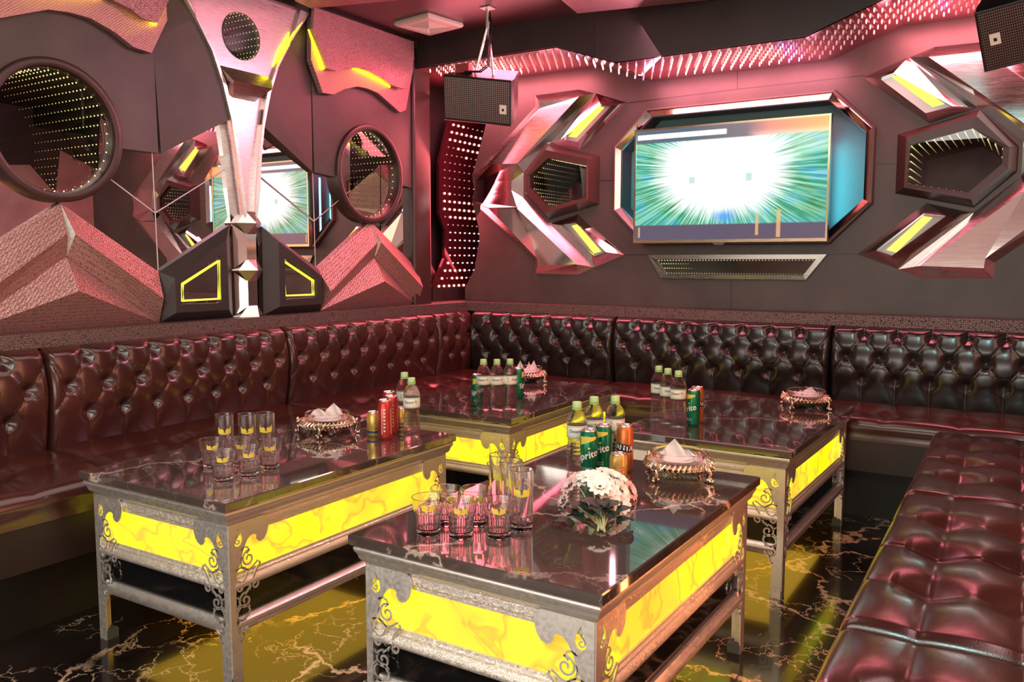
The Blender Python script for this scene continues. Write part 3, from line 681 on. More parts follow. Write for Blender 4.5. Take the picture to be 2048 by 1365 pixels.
def put_bulbs(lst, root, shape, limit=100):
    off = root_of(root); lst = sorted(lst, key=lambda b: (b[0]-CP).length)
    for p, k in lst[:limit]:
        o_ = bpy.data.objects.new('led_bulb', bulb(k, shape)); COL.objects.link(o_); o_.parent = root; o_.location = p-off
    rest = {}
    for p, k in lst[limit:]: rest.setdefault(k, []).append(p)
    if not rest: return
    vs, fs, mi = [], [], []; mats = []
    for k, ps in rest.items():
        me = bulb(k, shape); mats.append(LEDC[k])
        for p in ps:
            o0 = len(vs); vs += [tuple(v_.co+p-off) for v_ in me.vertices]
            for pl in me.polygons: fs.append(tuple(i+o0 for i in pl.vertices)); mi.append(len(mats)-1)
    me = bpy.data.meshes.new('led_bulbs'); me.from_pydata(vs, [], fs)
    for m__ in mats: me.materials.append(m__)
    for pl, i in zip(me.polygons, mi): pl.material_index = i
    o_ = bpy.data.objects.new('led_bulbs', me); COL.objects.link(o_); o_.parent = root; o_['kind'] = 'stuff'
put_bulbs(bulbs, root, 'dot')

# ================================================================ television wall
def rel(name, label, cat, rings, mat, caps=None, closed=True, wall='B', parent=None):
    """concentric outlines (lists of world points) joined by faces"""
    mb = MB(); n = len(rings[0]); vs = [p for r_ in rings for p in r_]
    mb.add(vs, [(j*n+i, j*n+(i+1) % n, (j+1)*n+(i+1) % n, (j+1)*n+i) for j in range(len(rings)-1) for i in range(n)])
    if caps: mb.add(rings[-1], [tuple(range(n))])
    o = mb.build(name, mat, parent, False, parent is not None)
    return tag(o, label, cat) if label else o
def hring(pts2, h): return [B3(x, z, h) for x, z in pts2]
root = thing('screen_surround', (BC, BY, OZ-.382), 'large octagonal surround with polished steel rim framing the television recess', 'wall ornament')
rel('leather_bevel', None, None, [hring(octp(0), -.002), hring(octp(.006), .028), hring(octp(.014), .030)], LEA, parent=root)
rel('steel_rim', None, None, [hring(octp(.014), .030), hring(octp(.018), .034), hring(octp(.046), .016), hring(octp(.050), .0)], CHROME, parent=root)
rel('recess_wall', None, None, [hring(octp(.050), .0), hring(octp(.052), -.12)], DARKL, parent=root)
rel('recess_panel', None, None, [hring(octp(.052), -.12), hring(octp(.06), -.12)], TEALB, caps=True, parent=root)
l = bpy.data.lights.new('teal_backlight', 'AREA'); l.energy = .8; l.color = (.12, .85, 1); l.shape = 'RECTANGLE'; l.size = .04; l.size_y = .5
o = bpy.data.objects.new('teal_backlight', l); COL.objects.link(o); o.location = (2.17, .13, 1.50); o.rotation_euler = (Vector((.12, .06, 0))).to_track_quat('-Z', 'Y').to_euler()
l2 = l.copy(); l2.energy = .4; o = bpy.data.objects.new('teal_backlight', l2); COL.objects.link(o); o.location = (1.16, .13, 1.5); o.rotation_euler = (Vector((-.12, .06, 0))).to_track_quat('-Z', 'Y').to_euler()

# television
TV = [hit(x, y, 1, 0.0) for x, y in ((1267, 481), (1652, 484), (1664, 228), (1272, 261))]
tx0, tx1 = (TV[0].x+TV[3].x)/2, (TV[1].x+TV[2].x)/2; tz0, tz1 = TV[0].z*.5+TV[1].z*.5, (TV[2].z+TV[3].z)/2
root = thing('television', ((tx0+tx1)/2, 0, tz0), 'wide flat television showing a white and green light burst', 'television')
m_ = MB(); m_.box((tx0, .002, tz0), (tx1, .035, tz1)); m_.box((tx0+.2, .035, tz0+.12), (tx1-.2, .07, tz1-.12)); m_.build('casing', BLACKP, root, False, True)
m_ = MB(); e = .010; mm = lambda y: [Vector((x, y, z)) for x, z in ((tx0-.002, tz0-.006), (tx1+.002, tz0-.006), (tx1+.002, tz1+.002), (tx0-.002, tz1+.002))]; mi_ = lambda y: [Vector((x, y, z)) for x, z in ((tx0+e*.7, tz0+e), (tx1-e*.7, tz0+e), (tx1-e*.7, tz1-e*.7), (tx0+e*.7, tz1-e*.7))]
R4 = [mm(.03), mm(-.006), mi_(-.006), mi_(.002)]; n = 4; m_.add([p for r_ in R4 for p in r_], [(j*4+i, j*4+(i+1) % 4, (j+1)*4+(i+1) % 4, (j+1)*4+i) for j in range(3) for i in range(4)]); m_.build('bezel', GOLDM, root, False, True)
scr = MB().add(mi_(.0), [(0, 1, 2, 3)]).build('screen', TVM, root, False, True, False)
uvl = scr.data.uv_layers.new(name='UVMap')
for li, uv_ in zip(scr.data.polygons[0].loop_indices, ((0, 0), (1, 0), (1, 1), (0, 1))): uvl.data[li].uv = uv_
m_ = MB(); mcx = (tx0+tx1)/2-.03; m_.add([Vector((mcx+a, -.008, tz0-.006+b)) for a, b in ((-.035, 0), (.035, 0), (.022, -.014), (-.022, -.014))]+[Vector((mcx+a, .01, tz0-.006+b)) for a, b in ((-.035, 0), (.035, 0), (.022, -.014), (-.022, -.014))], [(0, 1, 2, 3), (7, 6, 5, 4), (0, 3, 7, 4), (1, 5, 6, 2), (2, 6, 7, 3)]); m_.build('badge_tab', CHROME, root, False, True)
m_ = MB().box(((tx0+tx1)/2-.2, .05, 1.4), ((tx0+tx1)/2+.2, BY+.12, 1.7)); m_.build('wall_bracket', BLACKP, root, False, True)

# strip mirror below the television
so = [BW(x, y, .02) for x, y in ((1321.6, 557), (1611, 560), (1653.5, 509), (1296, 510))]; si = [BW(x, y, .025) for x, y in ((1332, 549), (1606, 551), (1632, 518.5), (1311, 519))]
si[0].z = si[1].z = (si[0].z+si[1].z)/2
root = thing('strip_mirror', (BC, BY, so[0].z), 'long low trapezoid mirror with light dots just below the television', 'mirror')
rel('frame', None, None, [[Vector((p.x, BY, p.z)) for p in so], so, si, [p+Vector((0, .015, 0)) for p in si]], metal('green_grey_steel', (.40, .42, .38), .25, .1), parent=root)
m_ = MB().add([p+Vector((0, .014, 0)) for p in si], [(0, 1, 2, 3)]); m_.build('mirror_glass', DMIRROR, root, False, True)
m_ = MB()
for k in range(52):
    f = k/51; a = si[3].lerp(si[2], f); m_.octa(a+Vector((0, .008, -.006)), .0026, (1*(1-.6*f), .85*(1-.6*f), .5*(1-.5*f))); m_.octa(si[0].lerp(si[1], f)+Vector((0, .008, .006)), .0022, (.8*(1-.7*f), .6*(1-.7*f), .2*(1-.7*f)))
for j in range(2):
    for k in range(12): m_.octa(si[3].lerp(si[0], .3+.3*j)+Vector((.015+.014*k, .008, 0)), .0030*(1-.05*k), (1, .75, .2))
m_.build('light_dots', DOTM, root, False, True)

# hexagonal light tunnels
def hex_mirror(mirror, label):
    O = [BW(x, y, 0) for x, y in hexo_px]; g = (lambda p: mirB(p)) if mirror else (lambda p: p)
    cen = sum(O, Vector())/6
    rid = [Vector((cen.x+(p.x-cen.x)*.84, BY-.06, cen.z+(p.z-cen.z)*.84)) for p in O]
    inn = [Vector((p.x, BY-.055, p.z)) for p in HI]
    rings = [[g(p) for p in R_] for R_ in (O, rid, inn, [Vector((p.x, BY+.05, p.z)) for p in HI])]
    root = thing('hexagon_light_mirror', (rings[0][0].x, BY, min(p.z for p in O)), label, 'mirror')
    rel('frame', None, None, rings, RINGL, parent=root)
    tun = [[g(Vector((p.x, BY+d, p.z))) for p in HI] for d in (.04, .7)]
    rel('tunnel', None, None, tun, DARKV, caps=True, parent=root)
    m_ = MB(); ring = []
    H_ = [Vector((cen.x+(p.x-cen.x)*.985, BY, cen.z+(p.z-cen.z)*.985)) for p in HI]
    for i in range(6):
        a, b = H_[i], H_[(i+1) % 6]; n_ = max(2, int((b-a).length/.032)); ring += [g(a.lerp(b, k/n_)) for k in range(n_)]
    dots(m_, ring, Vector((0, 1, 0)), 20, .024, .0028, (1, .85, .38), .0, .90); m_.build('light_dots', DOTM, root, False, True)
    m_ = MB(); m_.add([g(p+Vector((0, .012, 0))) for p in inn], [tuple(range(6))]); m_.build('glass_pane', PANE, root, False, True)
hex_mirror(False, 'hexagonal mirror with yellow light dots, left of the television')
hex_mirror(True, 'hexagonal mirror with a few light dots, right of the television')

# slanted wall lamps
def slant_lamp(outer, inner, light, mirror, label):
    g = (lambda p: mirB(p)) if mirror else (lambda p: p)
    O = [g(BW(x, y, 0)) for x, y in outer]; I = [g(BW(x, y, .05)) for x, y in inner]; L_ = [g(BW(x, y, .03)) for x, y in light]
    root = thing('slanted_wall_lamp', ((O[0].x+O[2].x)/2, BY, min(p.z for p in O)), label, 'wall lamp')
    rel('frame', None, None, [O, I, [Vector((p.x, BY-.020, p.z)) for p in I]], CHROME, parent=root)
    rel('glass_panel', None, None, [[Vector((p.x, BY-.020, p.z)) for p in I], [Vector((p.x*.98+sum(q.x for q in I)/4*.02, BY-.021, p.z)) for p in I]], simple('frosted_panel', (.55, .60, .60), .15, .4) if 'frosted_panel' not in MATS else MATS['frosted_panel'], caps=True, parent=root)
    L2 = [Vector((p.x, BY-.026, p.z)) for p in L_]; L3_ = [Vector((p.x, BY-.018, p.z)) for p in L_]
    rel('light_bar', None, None, [L3_, L2], YEL, caps=True, parent=root)
UL = ([(1101, 286.5), (1158.7, 301), (1254.6, 205.5), (1192, 187)], [(1122, 279), (1155, 284), (1221, 213), (1201, 209)], [(1136, 273), (1151, 275), (1207, 214.5), (1191, 212)])
LL = ([(1097.7, 447), (1188.6, 535), (1248.4, 510), (1156, 428)], [(1122, 451), (1189, 513), (1212, 504), (1151, 446)], [(1142.5, 452), (1187, 507), (1201, 503), (1154, 449)])
slant_lamp(*UL, False, 'slanted wall lamp with yellow bar, upper left of the television')
slant_lamp(*LL, False, 'slanted wall lamp with yellow bar, lower left of the television')
slant_lamp(*UL, True, 'slanted wall lamp with yellow bar, upper right of the television')
slant_lamp(*LL, True, 'slanted wall lamp with yellow bar, lower right of the television')

# steel mirror wings around the hexagons
def Bp(lst): return [BW(*q) for q in lst]
WP = dict(
 a=Bp([(1071, 191, 0), (1158, 179, 0), (1190, 187, 0), (1157, 194, .04), (1079, 204, .04), (1071, 213, 0), (1079, 217, .03), (944.5, 352, 0), (955, 350, .025), (983, 328.6, .03), (1034, 327, .04)]),
)
def wing(mirror, lab):
    g = (lambda p: mirB(p)) if mirror else (lambda p: p)
    A = [g(p) for p in WP['a']]
    root = thing('steel_mirror_wing', ((A[0].x), BY, 1.07), lab, 'wall ornament')
    m_ = MB(); facets(m_, A, [(4, 3, 10, 9, 8, 6)], dropB(0)); m_.build('upper_mirror', CHROMEB, root, False, True)
    m_ = MB(); facets(m_, A, [(0, 1, 3, 4), (1, 2, 3), (0, 4, 6, 5), (5, 6, 8, 7)], dropB(-.01)); m_.build('upper_rim', CHROMEB, root, False, True)
    S_ = [g(p) for p in Bp([(1157, 194, .04), (1190, 187, .0), (1101, 286, .0), (1047.5, 345, .0), (1034, 327, .04), (1110, 250, .055)])]
    m_ = MB(); facets(m_, S_, [(0, 1, 2, 3, 4)], dropB(-.01)); m_.build('upper_strip', CHROME, root, False, True)
    Fn = [g(p) for p in Bp([(944.5, 352, 0), (983, 328.6, .03), (1034, 327, .04), (1047, 345, .0), (1023, 362, .03), (950, 364.7, .0), (950, 382, .0), (1023, 381, .03), (1047, 396, .0), (1034, 414.5, .04), (977, 416, .03), (945.5, 403.5, 0)])]
    m_ = MB(); facets(m_, Fn, [(0, 1, 2, 4, 5), (2, 3, 4), (5, 4, 7, 6), (4, 3, 8, 7), (6, 7, 9, 10, 11), (7, 8, 9)], dropB(-.01)); m_.build('fan_facets', CHROME, root, False, True)
    Lw = [g(p) for p in Bp([(945.5, 404.5, 0), (977, 417, .03), (1034, 417, .04), (1152.5, 529, .04), (1075, 531.6, .04), (1074, 517, .04), (1070, 523, 0), (1070, 547, 0), (1156, 549.5, 0), (1188.6, 535, 0), (1098, 447, 0), (1047, 397, 0)])]
    m_ = MB(); facets(m_, Lw, [(1, 2, 3, 4, 5)], dropB(0)); m_.build('lower_mirror', CHROME, root, False, True)
    m_ = MB(); facets(m_, Lw, [(0, 1, 5, 6), (6, 5, 4, 7), (7, 4, 3, 8), (8, 3, 9)], dropB(-.01)); m_.build('lower_rim', CHROMEB, root, False, True)
    m_ = MB(); facets(m_, Lw, [(2, 11, 10, 9, 3)], dropB(-.01)); m_.build('lower_strip', CHROMEB, root, False, True)
wing(False, 'faceted polished steel wing wrapping the left hexagonal mirror')
wing(True, 'faceted polished steel wing wrapping the right hexagonal mirror')

# LED soffit
SF, prof = -.42, [(-.30, 2.27), (.87, 2.27), (1.21, 2.15), (2.14, 2.15), (2.48, 2.27), (X1, 2.27)]
m_ = MB(); n = len(prof)
vs = [Vector((x, SF, z)) for x, z in prof]+[Vector((X1, SF, ZC)), Vector((-.30, SF, ZC))]+[Vector((x, BY, z)) for x, z in prof]+[Vector((X1, BY, ZC)), Vector((-.30, BY, ZC))]
N = n+2; m_.add(vs, [tuple(range(N)), tuple(range(N, 2*N))[::-1]]+[(i, (i+1) % N, N+(i+1) % N, N+i) for i in range(N)])
m_.box((1.10, SF-.002, 2.19), (1.104, SF, ZC))
struct('trim_4', m_, DARKL)
root = thing('soffit_light_strip', (BC, (SF+BY)/2, 2.15), 'long zigzag strip of hanging drop lights under the soffit above the television wall', 'ceiling light')
m_ = MB(); e = .004
vs = [Vector((x, y, z-e)) for y in (SF+.01, BY-.012) for x, z in prof]; m_.add(vs, [(i, i+1, n+i+1, n+i) for i in range(n-1)]); vs = [Vector((x, y, z-.0005)) for y in (SF+.01, BY-.012) for x, z in prof]; m_.add(vs, [(i, i+1, n+i+1, n+i) for i in range(n-1)])
m_.build('gloss_board', simple('soffit_gloss', (.12, .03, .035), .12), root, False, True)
def zprof(x):
    for (x1, z1), (x2, z2) in zip(prof, prof[1:]):
        if x1 <= x <= x2: return z1+(z2-z1)*(x-x1)/(x2-x1)
    return 2.27
bulbs = []
for j in range(7):
    for i in range(72):
        x = .02+.048*i+(.024 if j % 2 else 0); y = SF+.03+.052*j
        if x > 3.3: continue
        if x < .50: k = 'hot'
        elif x < .93: k = 'dim'
        elif x < .97: k = 'violet'
        elif x < 1.22: k = 'hot'
        elif x < 1.30: k = 'dim'
        elif x < 1.42: k = 'violet' if j < 4 else 'dim'
        elif x < 1.98: k = 'hot' if j > 0 else 'rose'
        elif x < 2.08: k = 'violet'
        elif x < 2.36: k = 'dim'
        elif x < 2.66: k = 'rose'
        elif x < 2.70: k = 'violet'
        elif x < 2.95: k = 'dim'
        else: k = 'rose'
        bulbs.append((Vector((x, y, zprof(x)-.012)), k))
put_bulbs(bulbs, root, 'drop')

# ================================================================ ceiling pieces
vq = [hit(x, y, 2, ZC-.012) for x, y in ((792, 46), (863, 69), (923, 54), (852, 28))]
cx, cy = sum(p.x for p in vq)/4, sum(p.y for p in vq)/4; S_ = .125
root = thing('ventilation_fan', (cx, cy, ZC-.02), 'cream square ventilation grille in the ceiling near the corner', 'vent', rz=math.atan2(vq[2].y-vq[1].y, vq[2].x-vq[1].x)-0)
m_ = MB()
def sq(s, z): return [(-s, -s, z), (s, -s, z), (s, s, z), (-s, s, z)]
R4 = [sq(.128, .02), sq(.132, .006), sq(.122, -.004), sq(.088, -.004), sq(.084, .006)]
m_.add([p for r_ in R4 for p in r_], [(j*4+i, j*4+(i+1) % 4, (j+1)*4+(i+1) % 4, (j+1)*4+i) for j in range(4) for i in range(4)]); m_.build('frame', WHITEP, root)
for k in range(7):
    s0 = .084-.012*k; m_ = MB(); R4 = [sq(s0, .004-.002*k), sq(s0-.008, -.004-.0015*k), sq(s0-.009, -.001-.0015*k)]
    m_.add([p for r_ in R4 for p in r_], [(j*4+i, j*4+(i+1) % 4, (j+1)*4+(i+1) % 4, (j+1)*4+i) for j in range(2) for i in range(4)]); m_.build('louvre', WHITEP, root)
MB().box((-.086, -.086, .012), (.086, .086, .016)).build('backing', BLACKP, root)
def drop_panel(px, z, label):
    P_ = [hit(x, y, 2, z) for x, y in px]; m_ = MB(); n = len(P_)
    m_.add(P_+[Vector((p.x, p.y, ZC)) for p in P_], [tuple(range(n)), tuple(range(n, 2*n))[::-1]]+[(i, (i+1) % n, n+(i+1) % n, n+i) for i in range(n)])
    tag(m_.build('ceiling_panel', CROCU), label, 'ceiling panel')
drop_panel([(622, 17), (905, -10), (860, -90), (560, -90), (590, 2)], ZC-.05, 'pink ceiling panel corner at the top, above the steel arch')
drop_panel([(1155, 27), (1430, -1), (1700, -70), (1180, -95), (1120, -2)], ZC-.05, 'pink crocodile ceiling panel at the top edge, in front of the light soffit')

# ================================================================ loudspeakers
def speaker(front_px, dist_y, label, depth=.26, chain=True):
    # front quad: four pixels on a tilted plane built from distances
    P_ = [CP+ray(x, y)*d for (x, y), d in front_px]
    c = sum(P_, Vector())/4; X_ = (P_[1]-P_[0]).normalized(); Zd = (P_[0]-P_[3]); Z_ = (Zd-X_*Zd.dot(X_)).normalized(); Yb = Z_.cross(X_).normalized()
    if Yb.dot(c-CP) < 0: Yb = -Yb
    W_ = ((P_[1]-P_[0]).length+(P_[2]-P_[3]).length)/2; H_ = ((P_[0]-P_[3]).length+(P_[1]-P_[2]).length)/2
    root = thing('loudspeaker', (c.x, c.y, c.z-H_/2), label, 'loudspeaker')
    T = lambda x, y, z: c+X_*x+Yb*y+Z_*z
    m_ = MB(); w_, h_ = W_/2, H_/2
    fr = [(-w_, -h_), (w_, -h_), (w_, h_), (-w_, h_)]; bk = [(-w_*.72, -h_*.94), (w_*.72, -h_*.94), (w_*.72, h_*.94), (-w_*.72, h_*.94)]
    m_.add([T(a, .006, b) for a, b in fr]+[T(a, .05, b) for a, b in fr]+[T(a, depth, b) for a, b in bk], [(0, 1, 2, 3), (11, 10, 9, 8)]+[(j*4+i, j*4+(i+1) % 4, (j+1)*4+(i+1) % 4, (j+1)*4+i) for j in range(2) for i in range(4)])
    m_.build('cabinet', BLACKP, root, False, True)
    m_ = MB(); g_ = [T(a*.985, -.004, b*.975) for a, b in fr]; m_.add(g_, [(0, 1, 2, 3)]); o = m_.build('grille', GRILLE, root, False, True, False)
    ul = o.data.uv_layers.new(name='UVMap')
    for li, uv_ in zip(o.data.polygons[0].loop_indices, ((0, 0), (1, 0), (1, 1), (0, 1))): ul.data[li].uv = uv_
    m_ = MB(); m_.tube([T(a, -.004, b) for a, b in fr], .006, 6, True); m_.build('grille_rim', BLACKP, root, False, True)
    sx_ = w_*.78 if chain else -w_*.60; sz_ = -h_*.30 if chain else h_*.0
    m_ = MB(); m_.add([T(sx_+a, -.008, sz_+b) for a, b in ((-.018, -.022), (.018, -.022), (.018, .022), (-.018, .022))]+[T(sx_+a, -.003, sz_+b) for a, b in ((-.018, -.022), (.018, -.022), (.018, .022), (-.018, .022))], [(0, 1, 2, 3), (0, 4, 5, 1), (1, 5, 6, 2), (2, 6, 7, 3), (3, 7, 4, 0)]); bd = m_.build('badge', WHITEP, root, False, True)
    m_ = MB(); m_.add([T(sx_+a, -.009, sz_+b) for a, b in ((-.005, -.008), (.006, -.008), (.006, .004), (-.005, .006))], [(0, 1, 2, 3)]); m_.build('badge_mark', BLACKP, root, False, True)
    return root, T, w_, h_
sp, T, w_, h_ = speaker([((897, 152.5), 4.22), ((1031, 164.4), 4.12), ((1012.8, 248.6), 4.24), ((881.5, 235.4), 4.34)], 0, 'black loudspeaker hanging at the corner of the room, left of the light soffit')
topc = T(0.02, .10, h_+.03)
anchor = hit(955, 66, 2, ZC); anchor = Vector((topc.x+.0, topc.y, ZC))
m_ = MB(); m_.tube([anchor, anchor+Vector((0, 0, -.10))], .011, 8); m_.tube([anchor+Vector((0, 0, -.09)), T(-.05, .10, h_-.005)], .007, 6); m_.tube([anchor+Vector((0, 0, -.09)), T(.05, .10, h_-.005)], .007, 6)
m_.box((anchor.x-.03, anchor.y-.03, ZC-.006), (anchor.x+.03, anchor.y+.03, ZC)); m_.build('hanging_bracket', STEELD, sp, False, True)
m_ = MB(); cb_ = [anchor+Vector((.01, 0, -.02)), anchor+Vector((.03, -.01, -.08)), T(.04, .06, h_+.05), T(.0, .05, h_+.02), T(-.08, .06, h_+.012), T(-.12, .12, h_+.0)]
m_.tube(cb_, .004, 6); m_.tube([p+Vector((-.012, .004, .006)) for p in cb_], .0035, 6); m_.build('cable', BLACKP, sp, True, True)
m_ = MB(); bx = T(-.10, .10, h_+.02); m_.box((bx.x-.05, bx.y-.02, bx.z-.022), (bx.x+.03, bx.y+.02, bx.z+.022)); m_.build('connector_box', simple('red_box', (.35, .06, .06), .4), sp, False, True)
sp2, T2, w2, h2 = speaker([((1941.6, 28.6), 3.18), ((2098, -15), 3.03), ((2130, 104), 3.12), ((1980, 138), 3.27)], 0, 'black loudspeaker cut off by the top right picture corner', chain=False)
tc = T2(0, .1, h2); m_ = MB(); m_.tube([Vector((tc.x, tc.y, ZC)), tc], .010, 8); m_.build('hanging_bracket', STEELD, sp2, False, True)

# ================================================================ sofas
APRM = simple('apron_leather', (.022, .010, .008), .45); BASEM = simple('base_black', (.006, .005, .005), .5)
def fold_pow(a, b, p): return (abs(math.sin(PI*a))*abs(math.sin(PI*b)))**p
def backrest(L_, n, mat, root, first=0.0):
    du = L_/n; zt, dz = .795, .105; z0, z1 = .43, .836
    def fn(u, v):
        s = u*L_; z = z0+(z1-z0)*v
        k = (zt-z)/(2*dz)
        if k < 0: hh = fold_pow(s/du, s/du, .20)
        elif k <= 1: hh = fold_pow(s/du+k, s/du-k, .20)
        else:
            hh = fold_pow(s/du, s/du, .20); hh = hh*(1-min(1, (k-1)*1.6)*.75)+.75*min(1, (k-1)*1.6)*.75
        d = .012+.045*math.sin(PI*min(1, max(0, (z-.40)/.50)))
        h = d+.016*hh
        # deep buttons
        for zz, off in ((zt, 0), (zt-dz, .5), (zt-2*dz, 0)):
            i = round(s/du-off)+off
            if 0 < i < n: 
                r2 = ((s-i*du)**2+(z-zz)**2)/(.024**2); h -= .021*math.exp(-r2)
        e = min(s, L_-s)
        if e < .03: h -= .040*(1-math.sqrt(max(0, 1-(1-e/.03)**2)))
        t_ = z1-z
        if t_ < .035: h -= .055*(1-math.sqrt(max(0, 1-(1-t_/.035)**2)))
        return Vector((s, -h, z))
    m_ = MB(); m_.grid(fn, n*26, 84)
    o = m_.build('backrest', mat, root, True, False, True)
    for zz, off in ((zt, 0), (zt-dz, .5), (zt-2*dz, 0)):
        i = off
        while i < n:
            if i > .1:
                p = fn(i*du/L_, (zz-z0)/(z1-z0)); m_ = MB(); m_.ball((0, 0, 0), (.008, .004, .008), 8, 5); q_ = m_.build('tufting_button', mat, o, True); q_.location = p+Vector((0, -.001, 0))
            i += 1
    m_ = MB().box((.002, .0, .0), (L_-.002, .10, .82)); 
    m_.box((.0, -.002, .42), (L_, .0, .80)); m_.build('back_frame', DARKL, root)
def seat(L_, D, mat, root, du=.33, dv=.25, voff=.0, s0=0):
    L0 = L_; L_ = L_-s0
    # padded seat: local x along, -y towards the front
    n = max(1, round(L_/du)); du_ = L_/n
    zt = .432
    pr = []                                   # profile: (y, z, tuftweight)
    m1 = 34
    for k in range(m1+1):
        y = .0-(D-.035)*k/m1; pr.append((y, zt+.024*(1-(k/m1)**1.5), 1))
    for k in range(1, 9): a = PI/2*k/8; pr.append((-(D-.035)-.035*math.sin(a), zt-.035+.035*math.cos(a), 1-k/8))
    for k in range(1, 7): pr.append((-D+.004*math.sin(PI*k/6), zt-.035-.055*k/6, 0))
    nv = len(pr)-1
    def fn(u, v):
        s = u*L_; j = round(v*nv); y, z, tw = pr[j]
        a = s/du_; b = (-y)/dv+voff
        hx = abs(math.sin(PI*a))**.35
        hy = abs(math.sin(PI*b))**.35
        h = .016*(hx*.55+.45)*(hy*.55+.45)*tw
        ia = round(a); ib = round(b)
        if 0 < ia < n and ib > 0 and (ib-voff)*dv < D-.06:
            r2 = ((s-ia*du_)**2+(-y-(ib-voff)*dv)**2)/(.045**2); h -= .016*math.exp(-r2)*tw
        e = min(s, L_-s)
        if e < .025: h -= .02*(1-math.sqrt(max(0, 1-(1-e/.025)**2)))*(tw if tw else .0)
        return Vector((s+s0, y, z+h))
    m_ = MB(); m_.grid(fn, n*16, nv); vs0 = m_
    o = m_.build('seat', mat, root, True)
    mats = mat
    MB().box((s0+.003, -D+.006, .20), (L0-.003, -.0, .347)).build('apron', APRM, root)
    MB().box((s0+.003, -D+.14, FZ), (L0-.003, -.0, .20)).build('base', BASEM, root)
D1 = .37
for x0, x1, n, lab in ((.05, 1.044, 7, 'tufted sofa section under the television wall, next to the corner'), (1.046, 2.225, 8, 'tufted sofa section directly below the television'), (2.227, 3.42, 8, 'tufted sofa section on the right below the television wall')):
    r_ = thing('sofa_section', (x0, 0, FZ), lab, 'sofa', 'tufted leather sofa sections along the walls'); r_.location.z = 0
    backrest(x1-x0, n, SOFAD, r_); seat(x1-x0, D1, SOFA, r_, s0=.455 if x0 < .1 else 0)
D2 = .50
for y0, y1, n, lab in ((-3.92, -2.712, 8, 'tufted sofa section on the left wall at the left picture edge'), (-2.710, -1.559, 8, 'tufted sofa section on the left wall below the steel arch'), (-1.557, -.380, 8, 'tufted sofa section on the left wall below the right round mirror'), (-.378, -.0, 3, 'short corner sofa section on the left wall')):
    r_ = thing('sofa_section', (.0, y0, 0), lab, 'sofa', 'tufted leather sofa sections along the walls', PI/2)
    backrest(y1-y0, n, SOFA, r_)
    seat(y1-y0, D2 if n > 3 else D2, SOFA, r_)
# bench modules on the right

def bench():
    root = thing('bench', (0, 0, 0), '', 'bench', 'square-tufted bench modules on the right')
    W_, L_ = .84, 1.075; n, m = 5, 4; xs = [.0, .142, .315, .485, .66, .84]; dv = L_/m; R_ = .030
    def fx(x):
        for i in range(5):
            if xs[i] <= x <= xs[i+1]: return i+(x-xs[i])/(xs[i+1]-xs[i])
        return 0
    NX, NY = 130, 130
    def fn(u, v):
        # u,v in 0..1 across a wrapped top: ends turn down
        x = u*(W_+.10)-.05; y = v*(L_+.10)-.05
        xc, yc = min(max(x, 0), W_), min(max(y, 0), L_)
        a, b = fx(xc), yc/dv
        hx, hy = abs(math.sin(PI*a))**.22, abs(math.sin(PI*b))**.22
        ex, ey = min(xc, W_-xc), min(yc, L_-yc)
        h = .020*(.45+.55*hx)*(.45+.55*hy)+.004*abs(math.sin(PI*a)*math.sin(PI*b))
        ia, ib = round(a), round(b)
        if 0 < ia < 5 and 0 < ib < m:
            r2 = ((xc-xs[ia])**2+(yc-ib*dv)**2)/(.058**2); h -= .022*math.exp(-r2)
        z = .432+h
        for e_ in (ex, ey):
            if e_ < R_: z -= R_*(1-math.sqrt(max(0, 1-(1-e_/R_)**2)))
        over = max(0, -x, x-W_)+max(0, -y, y-L_)
        if over > 0: z = .432+h*.0-R_-over*1.6+.0
        return Vector((xc, yc, z))
    m_ = MB(); m_.grid(fn, NX, NY); c_ = m_.build('cushion', SOFA, root, True)
    m_ = MB(); zp = .345; m_.tube([(0, 0, zp), (W_, 0, zp), (W_, L_, zp), (0, L_, zp)], .006, 6, True); m_.build('lit_edge_strip', leather('lit_edge_leather', (.45, .17, .07), .35), root)  # edge strip, its orange paints in the yellow light from the tables
    MB().box((.012, .008, .16), (W_-.008, L_-.008, .345)).build('apron', APRM, root)
    MB().box((.05, .05, FZ), (W_-.05, L_-.05, .16)).build('base', DARKL, root)
    return root
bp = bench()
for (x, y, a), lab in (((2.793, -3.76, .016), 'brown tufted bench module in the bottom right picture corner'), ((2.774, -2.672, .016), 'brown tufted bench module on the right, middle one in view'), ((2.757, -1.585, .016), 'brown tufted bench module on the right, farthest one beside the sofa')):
    place(bp, (x, y, 0), a, lab)

